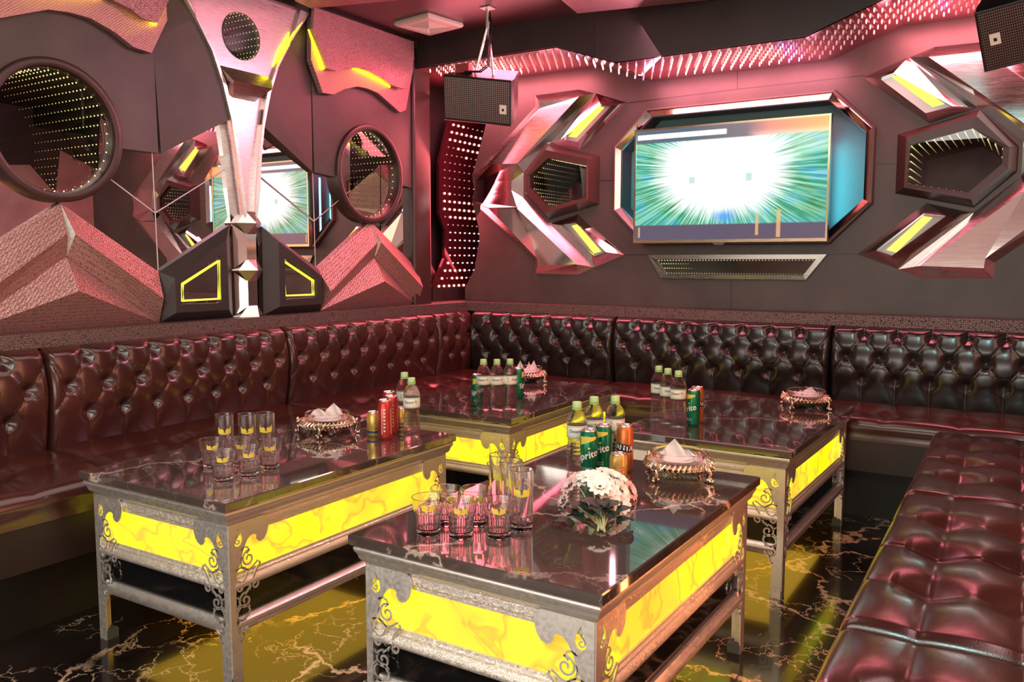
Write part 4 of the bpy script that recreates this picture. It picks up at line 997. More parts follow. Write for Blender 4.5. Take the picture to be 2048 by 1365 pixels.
# ================================================================ tables
TW, TL = .6785, 1.0728; Z0 = -FZ                      # local z = height above floor
def Zl(z): return z-FZ
def spiral(cx, cy, r0, r1, a0, turns, n=26):
    return [(cx+(r0+(r1-r0)*k/n)*math.cos(a0+turns*2*PI*k/n), cy+(r0+(r1-r0)*k/n)*math.sin(a0+turns*2*PI*k/n)) for k in range(n+1)]
def arc2(cx, cy, r, a0, a1, n=12): return [(cx+r*math.cos(a0+(a1-a0)*k/n), cy+r*math.sin(a0+(a1-a0)*k/n)) for k in range(n+1)]
def ribbon(mb, pts, wd_, plane, th):
    n = len(pts); L_, R_ = [], []
    for i in range(n):
        a, b = pts[max(0, i-1)], pts[min(n-1, i+1)]; dx, dy = b[0]-a[0], b[1]-a[1]; l_ = math.hypot(dx, dy) or 1e-6
        w_ = (wd_(i/(n-1)) if callable(wd_) else wd_)/2; L_.append((pts[i][0]-dy/l_*w_, pts[i][1]+dx/l_*w_)); R_.append((pts[i][0]+dy/l_*w_, pts[i][1]-dx/l_*w_))
    vs = [plane(a, b, th) for a, b in L_]+[plane(a, b, th) for a, b in R_]+[plane(a, b, 0) for a, b in L_]+[plane(a, b, 0) for a, b in R_]
    fs = []
    for i in range(n-1): fs += [(i, i+1, n+i+1, n+i), (2*n+i+1, 2*n+i, 3*n+i, 3*n+i+1), (i, 2*n+i, 2*n+i+1, i+1), (n+i+1, 3*n+i+1, 3*n+i, n+i)]
    fs += [(0, n, 3*n, 2*n), (n-1, 3*n-1, 4*n-1, 2*n-1)]
    mb.add(vs, fs)
zb_ = lambda z: Zl(z)
plate_o = [(0, .426), (.125, .426), (.137, .419), (.143, .404), (.141, .386), (.135, .369), (.125, .357), (.113, .352), (.102, .356), (.095, .366), (.097, .374), (.089, .380), (.075, .379), (.063, .369), (.053, .353), (.045, .334), (.039, .314), (.031, .296), (.023, .280), (.020, .22), (.019, .14), (.024, .118), (.034, .100), (.036, .08), (.036, -.045), (0, -.045)]
tear = [(.030, .412), (.036, .402), (.044, .388), (.046, .374), (.040, .362), (.030, .358), (.020, .364), (.018, .376), (.024, .388), (.029, .398)]
def bracket(mb, plane):
    P2 = lambda a, b, d: plane(a, zb_(b), d)
    poly_solid(mb, plate_o, [tear], P2, .004)
    W5 = .0050
    R = lambda pts, w=W5: ribbon(mb, pts, w, P2, .004)
    R([(.030, .402), (.034, .392), (.028, .384)]+spiral(.031, .373, .010, .002, 2.2, 1.0, 16), .003)
    R(arc2(.030, .330, .026, 2.4, .9, 6)[::-1][:1]+[(.040, .345), (.052, .352), (.064, .348), (.070, .338)]+[(.060, .330)], .004)
    R([(.070, .340)]+spiral(.066, .315, .024, .004, 1.4, 1.35, 34))
    R([(.044, .325)]+arc2(.066, .310, .027, 2.7, 5.4, 14)+[(.100, .300)])
    R([(.104, .296), (.108, .288), (.100, .282), (.090, .268), (.078, .246), (.066, .222)], .006)
    R([(.020, .292), (.036, .296), (.052, .292), (.064, .280), (.056, .262), (.040, .250), (.024, .250)])
    R([(.024, .262)]+spiral(.036, .238, .014, .004, 1.2, 1.1, 20))
    R([(.070, .236)]+spiral(.088, .232, .016, .004, 2.9, -1.3, 24))
    R([(.066, .226), (.052, .214)]+spiral(.052, .196, .024, .004, 1.6, 1.4, 34))
    R([(.022, .214), (.036, .202)], .004)
    R(arc2(.046, .158, .026, .6, 2.6, 12)+[(.022, .160)])
    R([(.022, .160), (.026, .148), (.044, .142), (.062, .150), (.068, .164), (.058, .180)])
    R([(.020, .178), (.030, .188), (.04, .182)], .004)
    R(arc2(.042, .122, .018, 1.57, 7.85, 22))
    R([(.022, .150), (.032, .143), (.044, .140)])
    R(spiral(.040, .118, .008, .003, 0, 1, 12), .004)
    R(arc2(.034, .095, .012, 1.2, -1.9, 10), .004)
def make_table():
    root = thing('low_table', (0, 0, FZ), '', 'table', 'low marble-topped tables with glowing yellow panels')
    m_ = MB(); b_ = .003; x0, y0, x1, y1 = 0, 0, TW, TL; zt, zb = Zl(.5), Zl(.473)
    rect = lambda i, z: [(x0+i, y0+i, z), (x1-i, y0+i, z), (x1-i, y1-i, z), (x0+i, y1-i, z)]
    R4 = [rect(b_, zb), rect(0, zb+b_), rect(0, zt-b_), rect(b_, zt)]
    m_.add([p for r_ in R4 for p in r_], [(0, 3, 2, 1), (12, 13, 14, 15)]+[(j*4+i, j*4+(i+1) % 4, (j+1)*4+(i+1) % 4, (j+1)*4+i) for j in range(3) for i in range(4)]); m_.build('table_top', TOPM, root)
    IN = .030
    def mould(name, prof, mat):
        m_ = MB(); n = len(prof)
        for a, b in ((0, 1), (1, 2), (2, 3), (3, 0)):
            ring = [rect(IN-o_, Zl(z)) for o_, z in prof]; m_.add([r_[a] for r_ in ring]+[r_[b] for r_ in ring], [(i, n+i, n+i+1, i+1) for i in range(n-1)])
        return m_.build(name, mat, root, 35)
    cor = [(-.03, .473), (.016, .473), (.020, .470), (.022, .465), (.021, .459), (.017, .453), (.014, .447), (.013, .441), (.009, .434), (.002, .429), (-.002, .4245), (-.03, .4245)]
    mould('cornice', cor, STEEL)
    # four sides
    def side(k):
        # plane maps (along, z, proud)
        if k == 0: return (lambda a, z, d: Vector((IN+a, IN-d, z))), x1-2*IN
        if k == 1: return (lambda a, z, d: Vector((x1-IN+d, IN+a, z))), y1-2*IN
        if k == 2: return (lambda a, z, d: Vector((x1-IN-a, y1-IN+d, z))), x1-2*IN
        return (lambda a, z, d: Vector((IN-d, y1-IN-a, z))), y1-2*IN
    for k in range(4):
        pl, L_ = side(k)
        def rail(name, prof, mat, a0=.018, sm=40):
            m_ = MB(); n = len(prof); m_.add([pl(a, Zl(z), d) for a in (a0, L_-a0) for d, z in prof], [(i, i+1, n+i+1, n+i) for i in range(n-1)]+[tuple(range(n)), tuple(range(n, 2*n))[::-1]]); return m_.build(name, mat, root, sm)
        rail('top_rail', [(-.03, .432), (-.006, .432), (-.006, .421), (-.003, .419), (-.002, .412), (-.004, .400), (-.009, .396), (-.009, .390), (-.012, .388), (-.012, .384), (-.03, .384)], EMBOSS)
        rail('light_panel', [(-.022, .390), (-.016, .390), (-.016, .270), (-.022, .270)], ONYX)
        rail('middle_rail', [(-.03, .279), (-.010, .279), (-.010, .272), (-.005, .268), (-.005, .262), (.000, .258), (.004, .250), (.004, .242), (.000, .236), (-.004, .233), (-.010, .231), (-.03, .231)], EMBOSS)
        rail('dark_panel', [(-.024, .240), (-.016, .240), (-.016, .140), (-.024, .140)], BLACKG)
        rail('bottom_rail', [(-.03, .150), (-.008, .150), (-.004, .143), (.004, .138), (.005, .130), (.002, .120), (-.001, .112), (-.008, .106), (-.03, .106)], STEEL, .030)
        for mir in (0, 1):
            P_ = (lambda a, z, d: pl(L_-a, z, d-.001)) if mir else (lambda a, z, d: pl(a, z, d-.001))
            m_ = MB(); bracket(m_, P_); m_.build('scroll_bracket', STEEL, root)
    for cx_, cy_ in ((0, 0), (1, 0), (1, 1), (0, 1)):
        m_ = MB(); sx_, sy_ = (1 if cx_ == 0 else -1), (1 if cy_ == 0 else -1); X_, Y_ = (IN if cx_ == 0 else x1-IN), (IN if cy_ == 0 else y1-IN)
        m_.box((min(X_+.002*sx_, X_+.020*sx_), min(Y_+.002*sy_, Y_+.020*sy_), 0.0), (max(X_+.002*sx_, X_+.020*sx_), max(Y_+.002*sy_, Y_+.020*sy_), Zl(.43)))
        lg = m_.build('leg', STEELD, root)
        m_ = MB(); q_ = .037; m_.box((min(X_-.002*sx_, X_+q_*sx_), min(Y_-.002*sy_, Y_+q_*sy_), 0), (max(X_-.002*sx_, X_+q_*sx_), max(Y_-.002*sy_, Y_+q_*sy_), .030)); m_.build('foot_cap', RUBBER, lg)
    MB().box((IN+.03, IN+.03, Zl(.12)), (x1-IN-.03, y1-IN-.03, Zl(.13))).build('bottom_board', simple('pale_board', (.6, .5, .3), .5), root)
    return root
tp = make_table()
TABS = [((.575, -2.922), .009, 'low marble table at the left, carrying three tall and four short glasses'), ((1.704, -2.923), -.009, 'low marble table at the front, carrying a bunch of white flowers'),
        ((.585, -1.490), .013, 'low marble table at the back left with three water bottles in front'), ((1.712, -1.450), -.017, 'low marble table at the back right, nearest the television wall')]
for (x, y), rz, lab in TABS:
    place(tp, (x, y, FZ), rz, lab)
    a = area('table_underglow', (x+TW/2, y+TL/2, .095), (x+TW/2, y+TL/2, FZ), .50, 1.6, (1, .58, .05), .85)

# ================================================================ glass and drinks
TT = .5
def on_table(px, py): p = hit(px, py, 2, TT); return p
def wrap_patch(outline, r, zoff=0, taper=None):
    loops = [[Vector((a, b, 0)) for a, b in outline]]; 
    def xf(a, b):
        rr_ = (r(b+zoff) if callable(r) else r); an = a/rr_-PI/2; return (rr_*math.cos(an), rr_*math.sin(an), b+zoff)
    return xf
def crown_mesh(r, zc, sc_, name, parent):
    # golden crown emblem wrapped on the glass, facing -y
    m_ = MB(); n = 28
    up = lambda t_: .011*abs(t_)**.7+(.004 if abs(t_) > .9 else 0)-.004*math.cos(t_*PI*3)*(1-abs(t_))
    low = lambda t_: -.012+.004*t_*t_
    rows_ = 4; pts = []
    for j in range(rows_+1):
        for i in range(n+1):
            t_ = -1+2*i/n; z = (low(t_)+(up(t_)-low(t_))*j/rows_)*sc_; a = t_*.022*sc_; rr_ = (r(zc+z) if callable(r) else r)+.0006; an = a/rr_-PI/2
            pts.append((rr_*math.cos(an), rr_*math.sin(an), zc+z))
    m_.add(pts, [(j*(n+1)+i, j*(n+1)+i+1, (j+1)*(n+1)+i+1, (j+1)*(n+1)+i) for j in range(rows_) for i in range(n) if not (abs(i-n/2) < 3 and j == 2)])
    return m_.build(name, MATS.get('emblem_yellow') or simple('emblem_yellow', (.90, .72, .08), .35), parent, False)
def make_tall():
    root = thing('tall_glass', (0, 0, 0), '', 'glass'); H_, r0, r1 = .150, .0265, .0295
    pr = [(0, .0), (r0-.002, .0), (r0, .002), (r0+.001, .02), (r1, H_-.002), (r1-.0008, H_), (r1-.0018, H_-.001), (r0-.0012, .02), (r0-.004, .014), (0, .012)]
    MB().lathe(pr, 40).build('glass_body', GLASS, root, 12)
    crown_mesh(lambda z: r0+.001+(r1-r0)*max(0, z-.02)/.13, .098, .95, 'crown_emblem', root)
    text_mesh('2', .014, BLACKP, 'emblem_numeral', root, (lambda x, y: ((.0300)*math.cos(x/.030-PI/2), (.0300)*math.sin(x/.030-PI/2), .099+y)))
    return root
def make_tumbler():
    root = thing('tumbler', (0, 0, 0), '', 'glass'); H_ = .092
    S = 60; outer = [(.0, .0), (.0265, .0), (.0290, .003), (.0300, .008), (.0315, .050), (.0335, .056), (.0350, .060), (.0400, H_-.001), (.0393, H_), (.0385, H_-.001), (.0338, .060), (.0290, .050), (.0275, .018), (.0245, .0145), (0, .0135)]
    m_ = MB(); n = len(outer); vs = []
    for k in range(S):
        a = 2*PI*k/S
        for i, (r_, z) in enumerate(outer):
            f = 1.0
            if 2 <= i <= 5: f = 1-.055*(1-abs(math.cos(a*5)))**1.0*1.0 if False else math.cos(PI/10)/math.cos(((a+PI/10) % (PI/5))-PI/10)*(.985 if 3 <= i <= 4 else 1)
            vs.append((r_*f*math.cos(a), r_*f*math.sin(a), z))
    m_.add(vs, [(k*n+i, ((k+1) % S)*n+i, ((k+1) % S)*n+i+1, k*n+i+1) for k in range(S) for i in range(n-1)]); m_.build('glass_body', GLASS, root, 14)
    crown_mesh(lambda z: .0352+(z-.06)*.16, .073, .72, 'crown_emblem', root)
    return root
CAPM = simple('bottle_cap', (.42, .72, .28), .4); LABM = simple('label_white', (.86, .86, .76), .45); LGREEN = simple('label_green', (.12, .45, .14), .5); INK = simple('label_ink', (.02, .025, .03), .5)
def make_bottle():
    root = thing('water_bottle', (0, 0, 0), '', 'bottle'); R_ = .0315
    def prof():
        p = [(0, .004), (.016, .003), (.024, .0), (.0285, .004), (R_, .014)]
        for k in range(1, 30):
            z = .014+.092*k/30; p.append((R_-.0013*(1+math.cos(z*2*PI/.0125))/2-.003*math.exp(-((z-.096)/.012)**2), z))
        p += [(R_-.0035, .107), (R_-.001, .112), (R_-.001, .150), (R_, .153), (R_, .160), (.0300, .168), (.0255, .180), (.0190, .191), (.0135, .198), (.0122, .202), (.0122, .206), (0, .206)]
        return p
    MB().lathe(prof(), 36, wob=lambda a, z: 1+.018*math.sin(5*a+z*60)*(1 if z < .105 else 0)).build('bottle_body', PET, root, 60)
    m_ = MB(); m_.lathe([(0, .222), (.0125, .222), (.0142, .220), (.0146, .2045), (.0138, .2040)][::-1], 30, wob=lambda a, z: 1+.02*math.sin(30*a)); m_.lathe([(.0155, .199), (.0155, .2025), (.012, .203), (.012, .1985)], 30, cap=False); m_.build('cap', CAPM, root, 50)
    m_ = MB(); m_.lathe([(R_-.0006, .112), (R_-.0001, .113), (R_-.0001, .149), (R_-.0006, .150)], 48, cap=False); lb = m_.build('label', LABM, root, 40)
    rl = R_+.0002
    xf = lambda x, y: (rl*math.cos(x/rl-PI/2), rl*math.sin(x/rl-PI/2), .134+y)
    text_mesh('Dasani', .0135, INK, 'label_lettering', lb, lambda x, y: xf(x-.006, y), bold=.0002)
    m_ = MB()
    for k in range(5):
        a = PI/2*.2+k*2*PI/5; c_ = (.021, .0015); pts = [(c_[0], c_[1]), (c_[0]+.0045*math.cos(a-.4), c_[1]+.0045*math.sin(a-.4)), (c_[0]+.0075*math.cos(a), c_[1]+.0075*math.sin(a)), (c_[0]+.0045*math.cos(a+.4), c_[1]+.0045*math.sin(a+.4))]
        m_.add([xf(*p) for p in pts], [(0, 1, 2, 3)])
    m_.build('leaf_mark', LGREEN, lb)
    m_ = MB(); m_.lathe([(R_+.0001, .1135), (R_+.0001, .1155)], 48, cap=False); m_.lathe([(R_+.0001, .1465), (R_+.0001, .1480)], 48, cap=False); m_.build('label_border', LGREEN, lb)
    m_ = MB()
    for k in range(6): m_.add([xf(-.045-.0012*0+a, -.012+.004*k+b) for a, b in ((0, 0), (.012-(k % 3)*.003, 0), (.012-(k % 3)*.003, .0014), (0, .0014))], [(0, 1, 2, 3)])
    m_.build('fine_print', INK, lb)
    return root
def can_body(m_, R_, H_):
    nk = R_*.80
    m_.lathe([(0, .004), (R_*.70, .003), (R_*.78, .0), (R_*.86, .003), (R_, .012), (R_, H_-.016), (nk+.002, H_-.004)], 40, cap=False)
def make_can(kind):
    R_, H_, mat = {'green': (.0265, .146, 'can_green'), 'orange': (.0265, .146, 'can_orange'), 'red': (.0265, .146, 'can_red'), 'gold': (.0262, .092, 'can_gold')}[kind]
    colr = dict(green=(.010, .22, .10), orange=(.75, .22, .06), red=(.62, .06, .05), gold=(.80, .55, .14))[kind]
    root = thing('drink_can', (0, 0, 0), '', 'can'); m_ = MB(); can_body(m_, R_, H_)
    m = MATS.get(mat) or simple(mat, colr, .28, .55)
    body = m_.build('can_body', m, root, 50)
    nk = R_*.80; AL = MATS.get('aluminium') or simple('aluminium', (.75, .74, .72), .25, 1)
    m_ = MB(); m_.lathe([(nk+.002, H_-.004), (nk+.0022, H_-.001), (nk+.0012, H_), (nk, H_-.001), (nk-.002, H_-.004), (0, H_-.004)], 36, cap=False); lid = m_.build('lid', AL, root, 50)
    m_ = MB(); m_.lathe([(.0, 0), (.006, 0), (.006, .0012), (0, .0012)], 14, (0, -.006, H_-.0038)); m_.box((-.004, -.004, H_-.0038), (.004, .012, H_-.0028)); m_.build('pull_tab', AL, lid)
    rl = R_+.0004
    xf = lambda x, y: (rl*math.cos(x/rl-PI/2), rl*math.sin(x/rl-PI/2), y)
    def patch(name, pts, mt):
        tr_ = None; m_ = MB(); L2_ = [Vector((a, b, 0)) for a, b in pts]; tr_ = tessellate_polygon([L2_]); m_.add([xf(a, b) for a, b in pts], [tuple(t__) for t__ in tr_]); return m_.build(name, mt, body)
    def strip(name, x0, x1, fl, fu, mt, n=24):
        m_ = MB(); vs = [xf(x0+(x1-x0)*i/n, f_(x0+(x1-x0)*i/n)) for f_ in (fl, fu) for i in range(n+1)]; m_.add(vs, [(i, i+1, n+2+i, n+1+i) for i in range(n)]); return m_.build(name, mt, body)
    WH = MATS.get('can_white') or simple('can_white', (.9, .9, .86), .4); YG = MATS.get('can_yellow') or simple('can_yellow', (.80, .72, .10), .35)
    if kind == 'green':
        strip('lime_swoosh', -.024, .030, lambda x: H_-.045+.35*(x+.024), lambda x: H_-.018, YG)
        tt_ = 16*PI/180
        text_mesh('Sprite', .031, WH, 'lettering', body, lambda x, y: xf(x*math.cos(tt_)-y*math.sin(tt_)*.5, .070+y+x*math.sin(tt_)), bold=.0006)
        patch('lemon_dot', [(.006+.0035*math.cos(a*PI/6), .093+.0035*math.sin(a*PI/6)) for a in range(12)], YG)
        for q_ in range(2): text_mesh('NUOC GIAI KHAT', .0045, WH, 'fine_print', body, lambda x, y: xf(x, .032-.006*q_+y))
    elif kind == 'orange':
        patch('leaf', [(-.012, .100), (-.004, .108), (.008, .106), (.016, .098), (.004, .094), (-.006, .094)], LGREEN)
        strip('name_band', -.030, .030, lambda x: .066-.12*x, lambda x: .090-.12*x, INK)
        text_mesh('FANTA', .022, WH, 'lettering', body, lambda x, y: (lambda p: (p[0]*1.01, p[1]*1.01, p[2]))(xf(x, .078+y-.12*x)), bold=.0006)
    elif kind == 'red':
        for q_ in (-.020, .016): strip('pale_stripe', q_, q_+.004, lambda x: .020, lambda x: H_-.030, simple('can_pale', (.85, .45, .42), .4) if 'can_pale' not in MATS else MATS['can_pale'], 3)
        for q_ in range(7): patch('side_lettering', [(-.012+a, .030+.013*q_+b) for a, b in ((0, 0), (.007, .001), (.007, .008), (.004, .005), (.0, .009))], WH)
    else:
        strip('blue_band', -.080, .080, lambda x: .014, lambda x: .022, MATS.get('can_blue') or simple('can_blue', (.03, .05, .18), .4), 60)
        RB = MATS.get('bull_red') or simple('bull_red', (.65, .05, .08), .4)
        for sg in (-1, 1): patch('red_animal_mark', [(sg*x, .046+y) for x, y in ((.001, .004), (.004, .010), (.008, .008), (.014, .010), (.017, .006), (.015, .000), (.011, -.004), (.009, .001), (.005, -.001), (.003, .002))], RB)
        patch('sun_disc', [(.006*math.cos(a*PI/8), .052+.006*math.sin(a*PI/8)) for a in range(16)], YG)
        strip('brown_band', -.018, .018, lambda x: .026, lambda x: .036, MATS.get('can_brown') or simple('can_brown', (.30, .12, .05), .4))
    return root
protos = dict(tall=make_tall(), short=make_tumbler(), bottle=make_bottle(), green=make_can('green'), orange=make_can('orange'), red=make_can('red'), gold=make_can('gold'))
GR = dict(tall='tall clear glasses', short='short clear tumblers', bottle='water bottles with green caps', green='green drink cans', orange=None, red='red drink cans', gold='small gold drink cans')
def face_cam(p): return math.atan2(p.y-CP.y, p.x-CP.x)-PI/2+PI*0
items = [
 ('tall', 451, 918, 'leftmost of the three tall glasses with yellow crowns on the left table', 0), ('tall', 496, 917, 'middle one of the three tall glasses with yellow crowns on the left table', 0), ('tall', 533, 914, 'rightmost of the three tall glasses with yellow crowns on the left table', 0),
 ('short', 425, 936, 'short glass at the left end of the cluster on the left table', 0), ('short', 446, 963, 'short glass nearest the viewer on the left table', 0), ('short', 498, 953, 'short glass second nearest the viewer on the left table, right of the nearest', 0), ('short', 540, 938, 'short glass at the right end of the cluster on the left table', 0), ('short', 482, 934, 'short glass in the middle at the back of the cluster on the left table', 0),
 ('short', 857, 1068, 'leftmost short glass in the front row on the front table', 0), ('short', 922, 1074, 'middle short glass in the front row on the front table', 0), ('short', 998, 1074, 'rightmost short glass in the front row on the front table', 0),
 ('short', 893, 1048, 'short glass in the second row on the front table, left one', 0), ('short', 952, 1048, 'short glass in the second row on the front table, right one', 0),
 ('tall', 1043, 1058, 'tall glass nearest the flowers on the front table', 0), ('tall', 1022, 1036, 'tall glass in the middle of the row of three on the front table', .3), ('tall', 1001, 1021, 'tall glass farthest back on the front table', 0),
 ('bottle', 824, 874, 'water bottle nearest the table edge on the left table', -.15), ('bottle', 810, 858, 'water bottle behind another on the left table', .9),
 ('red', 771, 878, 'tall red can in front of the two other red cans on the left table', .2), ('red', 783, 868, 'tall red can beside the water bottles on the left table', .5), ('red', 779, 857, 'tall red can farthest back of the three on the left table', .4), ('gold', 748, 872, 'small gold can left of the red cans on the left table', .8), ('gold', 803, 862, 'small gold can almost hidden between red cans and bottles on the left table', .2),
 ('bottle', 967, 819, 'left one of the three water bottles on the back left table', -.1), ('bottle', 994, 819, 'middle one of the three water bottles on the back left table', 0), ('bottle', 1020, 818, 'right one of the three water bottles on the back left table', 1.0),
 ('green', 955, 813, 'green can half hidden behind the left bottle on the back left table', 0), ('green', 1037, 797, 'green can peeping out right of the bottles on the back left table', 1.5),
 ('bottle', 1316, 839, 'leftmost water bottle on the back right table', .1), ('bottle', 1334, 846, 'middle water bottle on the back right table', .4), ('bottle', 1355, 853, 'water bottle beside the green can on the back right table', -.2),
 ('green', 1386, 852, 'green can right of the water bottles on the back right table', -.9), ('orange', 1393, 845, 'can almost hidden behind the green can on the back right table', 1.2),
 ('bottle', 1153, 945, 'leftmost water bottle on the front table, behind the green can', 0), ('bottle', 1187, 930, 'middle water bottle on the front table', -.5), ('bottle', 1229, 928, 'rightmost water bottle on the front table', .9),
 ('green', 1177, 954, 'front green can on the front table, above the white flowers', -.2), ('green', 1206, 942, 'green can right behind the front green can on the front table', -.6), ('orange', 1249, 942, 'tall orange can on the front table beside the tissue bowl', -.25), ('gold', 1236, 968, 'small gold can in front of the orange can on the front table', .1)]
for kd, px, py, lab, rz in items:
    p = on_table(px, py); place(protos[kd], (p.x, p.y, TT), face_cam(p)+rz, lab, GR[kd])

# ================================================================ tissue bowls
ANT = metal('antique_silver_gold', (.78, .68, .50), .22, .1, (60, 60, 60))
def make_bowl():
    root = thing('tissue_bowl', (0, 0, 0), '', 'bowl', 'glass bowls on ornate metal stands')
    m_ = MB(); m_.lathe([(.0, .022), (.060, .022), (.078, .028), (.088, .036), (.090, .040), (.084, .042), (.070, .034), (.0, .028)], 48, cap=False)
    N = 40
    for k in range(N):
        a = 2*PI*k/N
        for s_, z in ((1, .040), (-1, .034)):
            c_ = Vector((.088*math.cos(a), .088*math.sin(a), z)); t_ = Vector((-math.sin(a), math.cos(a), 0)); r_ = Vector((math.cos(a), math.sin(a), 0))
            m_.tube([c_-t_*.006-Vector((0, 0, .010*s_))-r_*.003, c_+r_*.006, c_+t_*.006+Vector((0, 0, .010*s_))-r_*.001], [.003, .0048, .0022], 6)
    m_.build('stand_rim', ANT, root, 50)
    for k in range(4):
        a = PI/4+k*PI/2; m_ = MB(); R_ = lambda r_, s_, z: Vector((r_*math.cos(a)-s_*math.sin(a), r_*math.sin(a)+s_*math.cos(a), z))
        m_.tube([R_(.078, 0, .036), R_(.098, 0, .040), R_(.104, 0, .028), R_(.098, 0, .014), R_(.104, 0, .004), R_(.112, 0, .005), R_(.113, 0, .011)], [.006, .0075, .007, .0055, .0050, .0042, .003], 8)
        for sg in (-1, 1):
            m_.tube([R_(.088, 0, .040), R_(.096, sg*.010, .046), R_(.103, sg*.016, .040), R_(.103, sg*.013, .031), R_(.100, sg*.007, .032)], [.004, .0045, .0038, .003, .002], 6)
            m_.ball(R_(.100, sg*.008, .010), .0045, 8, 5)
        m_.ball(R_(.104, 0, .047), (.006, .006, .008), 8, 5); m_.build('foot', ANT, root, True)
    m_ = MB(); m_.lathe([(0, .036), (.050, .037), (.068, .046), (.076, .062), (.077, .070), (.073, .073), (.070, .071), (.071, .062), (.064, .050), (.046, .042), (0, .041)], 48, wob=lambda a, z: 1+.012*math.sin(16*a)); m_.build('glass_bowl', GLASS, root, 60)
    return root
bw = make_bowl()
BOWLS = [(655, 866, 'bowl with a folded white tissue on the left table', .5), (1357, 953, 'bowl with tissues on the front table beside the cans', .15), (1054, 763, 'bowl with tissues at the back of the back left table', .2), (1611, 815, 'bowl with one pointed tissue on the back right table', .25)]
TIS = simple('tissue_paper', (.95, .86, .82), .8, 0, Subsurface_Weight=.0)
def tissue(kind, p, rz, label):
    m_ = MB(); rnd = random.Random(kind*7+3)
    def sheet(c, w_, h_, tilt, yaw, curl):
        n = 10
        def fn(u, v):
            a = (u-.5)*w_; b = v*h_*(1-abs(2*u-1)**1.0*(.85 if kind != 0 else .5)); z = b; y = curl*math.sin(u*PI*1.3+.4)+.006*math.sin(u*11+v*5)
            q = Vector((a, y-.25*z*math.sin(tilt), z*math.cos(tilt)))
            return Vector(c)+Matrix.Rotation(yaw, 3, 'Z') @ q
        m_.grid(fn, n, n)
    m_.lathe([(0, .0), (.030, .001), (.050, .004), (.056, .008), (.045, .009), (0, .008)], 26, wob=lambda a, z: 1+.05*math.sin(5*a+kind))
    if kind == 0:
        sheet((-.030, 0, .012), .060, .045, .5, .2, .012); sheet((.026, .004, .012), .062, .058, -.3, -.2, .014); sheet((.05, .01, .020), .02, .045, -.9, .9, .004)
    elif kind == 1:
        sheet((-.012, 0, .010), .085, .068, .4, .1, .010); sheet((.030, -.010, .010), .070, .034, .3, -.3, .008); sheet((-.042, .0, .010), .03, .032, .2, .5, .005)
    elif kind == 2:
        sheet((-.035, 0, .010), .045, .065, .4, .1, .006); sheet((.012, 0, .010), .040, .055, .1, -.3, .006); sheet((.040, .005, .010), .040, .060, -.2, .3, .006)
    else:
        sheet((.018, 0, .010), .080, .062, .9, .2, .010); sheet((-.02, .004, .008), .05, .022, .2, 0, .006)
    o = m_.build('tissue', TIS, None, True); z0_ = o.location.z; o.location = p+Vector((0, 0, .045)); o.rotation_euler = (0, 0, rz); return tag(o, label, 'tissue')
for k, (px, py, lab, rz) in enumerate(BOWLS):
    p = on_table(px, py); q_ = place(bw, (p.x, p.y, TT), face_cam(p)+rz, lab); q_.scale = (1.1, 1.1, 1.1)
    tissue(k, p, face_cam(p), ['two loosely folded white tissues in the bowl on the left table', 'crumpled tissue with a tall point in the bowl on the front table', 'spiky tissues in the bowl on the back left table', 'single pointed tissue in the bowl on the back right table'][k])

# ================================================================ flowers
PW = simple('petal_white', (.98, .97, .88), .6); PP = simple('petal_pink', (.92, .62, .58), .6); LEAFD = simple('leaf_dark_green', (.012, .035, .022), .5); STEM = simple('stem_green', (.42, .45, .22), .5); CALX = simple('calyx_green', (.03, .09, .03), .5)
base = on_table(1205, 1062); head = on_table(1192, 985)
AX = (head-base); AX.z = 0; FL = AX.length; AX.normalize(); SD = Vector((AX.y, -AX.x, 0))
root = thing('flower_bunch', (base.x, base.y, TT), 'bunch of white and pink artificial daisies lying on the front table', 'flowers')
def fp3(s, a, z): return AX*a+SD*s+Vector((0, 0, z))
def flower(c, d, mat, R_=.026, op=.9):
    d = d.normalized(); x = d.cross(Vector((0, 0, 1))); 
    if x.length < .1: x = d.cross(Vector((1, 0, 0)))
    x.normalize(); y = d.cross(x); m_ = MB()
    for lay, (n, rr_, tl) in enumerate(((11, R_, op), (9, R_*.72, op*.55))):
        for k in range(n):
            a = 2*PI*k/n+lay*.3; rad = x*math.cos(a)+y*math.sin(a); tg_ = rad.cross(d)
            pts = []
            for i in range(5):
                t_ = i/4; w_ = rr_*.27*math.sin(PI*min(1, .14+t_*.80))**.7; ce = c+rad*(rr_*(.10+.90*t_)*math.sin(tl+.2*t_))+d*(rr_*(.15+.9*t_)*math.cos(tl+.35*t_)*.8)
                pts += [ce-tg_*w_, ce+d*(-.0015)+Vector((0, 0, 0)), ce+tg_*w_]
            m_.add(pts, [(i*3+j, i*3+j+1, (i+1)*3+j+1, (i+1)*3+j) for i in range(4) for j in range(2)])
    h_ = m_.build('flower_head', mat, root, True)
    m_ = MB(); m_.tube([c-d*.010, c-d*.003, c+d*.004], [.003, .007, .008], 8); 
    for k in range(7): a = 2*PI*k/7; m_.tube([c, c+(x*math.cos(a)+y*math.sin(a))*.011+d*.004, c+(x*math.cos(a)+y*math.sin(a))*.014+d*.010], [.003, .002, .0005], 5)
    m_.build('calyx', CALX, h_, True)
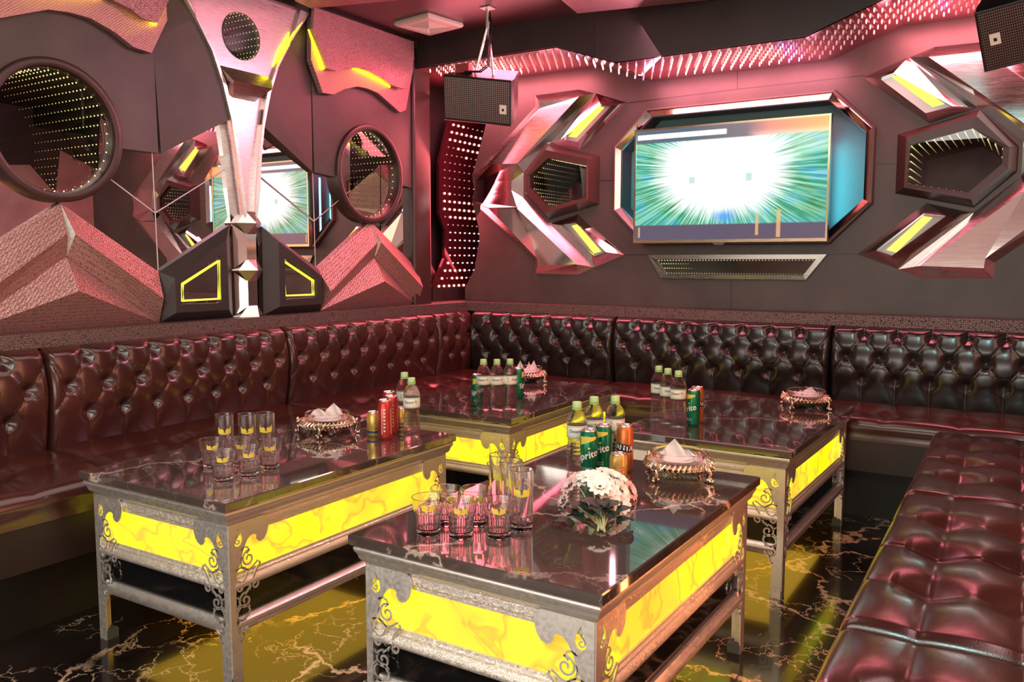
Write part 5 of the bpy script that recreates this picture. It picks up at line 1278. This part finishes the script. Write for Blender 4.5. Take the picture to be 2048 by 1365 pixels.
fl = [(1127, 1003, .012, -.9, -.1, .5, 0, .022), (1140, 972, .035, -.8, .2, .7, 0, .030), (1152, 958, .045, -.5, .4, .9, 0, .028), (1165, 962, .050, -.3, .1, 1, 1, .030), (1180, 956, .060, -.1, .3, 1, 1, .036), (1195, 963, .070, .1, -.1, 1, 1, .036),
      (1211, 948, .060, .2, .5, .9, 1, .031), (1226, 955, .055, .4, .3, .9, 1, .033), (1240, 962, .045, .6, .2, .8, 1, .030), (1216, 985, .060, .5, -.6, .7, 1, .036), (1243, 984, .040, .9, .0, .5, 1, .031), (1241, 1008, .025, .7, -.8, .4, 1, .031), (1260, 982, .025, 1, .1, .4, 0, .031), (1200, 975, .078, .0, -.3, 1, 1, .032)]
rb_ = Vector((base.x, base.y, TT))
for px, py, z_, dr, da, du_, wh, R_ in fl:
    p_ = hit(px, py, 2, TT+z_)-rb_; flower(p_, SD*dr*.8+AX*(da*.5-.45)+Vector((0, 0, du_*.8+.15)), PW if wh else PP, R_*1.06, 1.05)
for k_, (px, py, z_) in enumerate(((1150, 965, .04), (1180, 962, .05), (1212, 955, .05), (1240, 985, .035), (1216, 985, .05), (1197, 965, .06), (1130, 1000, .012))):
    p_ = hit(px, py, 2, TT+z_)-rb_; o_ = Vector((-.003+.0012*k_, 0, .005+.001*(k_ % 3))); m_ = MB(); m_.tube([o_-AX*.012, o_.lerp(p_, .35)+Vector((0, 0, .004)), o_.lerp(p_, .7)+Vector((0, 0, .008)), p_], [.0026, .0024, .002, .0016], 6); m_.build('stem', STEM, root, True)
for i, (s_, a_, z_, yaw, L_) in enumerate(((-.075, .075, .022, 1.0, .060), (-.060, .050, .018, .9, .055), (-.050, .085, .040, .6, .060), (-.030, .060, .034, .3, .055), (-.012, .078, .044, .1, .060), (.012, .066, .040, -.2, .055), (.030, .050, .028, -.6, .050), (.052, .040, .014, -1.0, .050), (-.088, .030, .010, 1.4, .055), (-.030, .075, .058, .5, .070), (.004, .070, .060, .05, .066), (.030, .075, .052, -.5, .062), (-.058, .070, .046, .9, .066), (-.015, .048, .046, .2, .060), (.055, .060, .040, -.9, .055))):
    m_ = MB(); dirv = Vector((-math.sin(yaw), math.cos(yaw))); 
    def fn(u, v):
        t_ = v; w_ = .019*math.sin(PI*min(1, t_*.95+.03))**.7*(1+.10*math.sin(t_*26)); a2 = a_+dirv.y*L_*(t_-.4); s2 = s_+dirv.x*L_*(t_-.4); ss = (u-.5)*2
        return fp3(s2+dirv.y*ss*w_, a2-.012-dirv.x*ss*w_, z_*.8+.008*math.sin(t_*PI)+.005*abs(ss))
    m_.grid(fn, 4, 12); m_.build('leaf', LEAFD, root, True)
m_ = MB(); m_.tube([fp3(.004, -.02, .004), fp3(.002, .02, .008), fp3(.006, .06, .02)], .0035, 8); m_.tube([fp3(-.012, -.016, .004), fp3(-.008, .02, .010), fp3(-.02, .06, .03)], .003, 8); m_.build('main_stem', STEM, root, True)
# emissive dummy helper is never linked
bpy.data.objects.remove(thing_dummy)
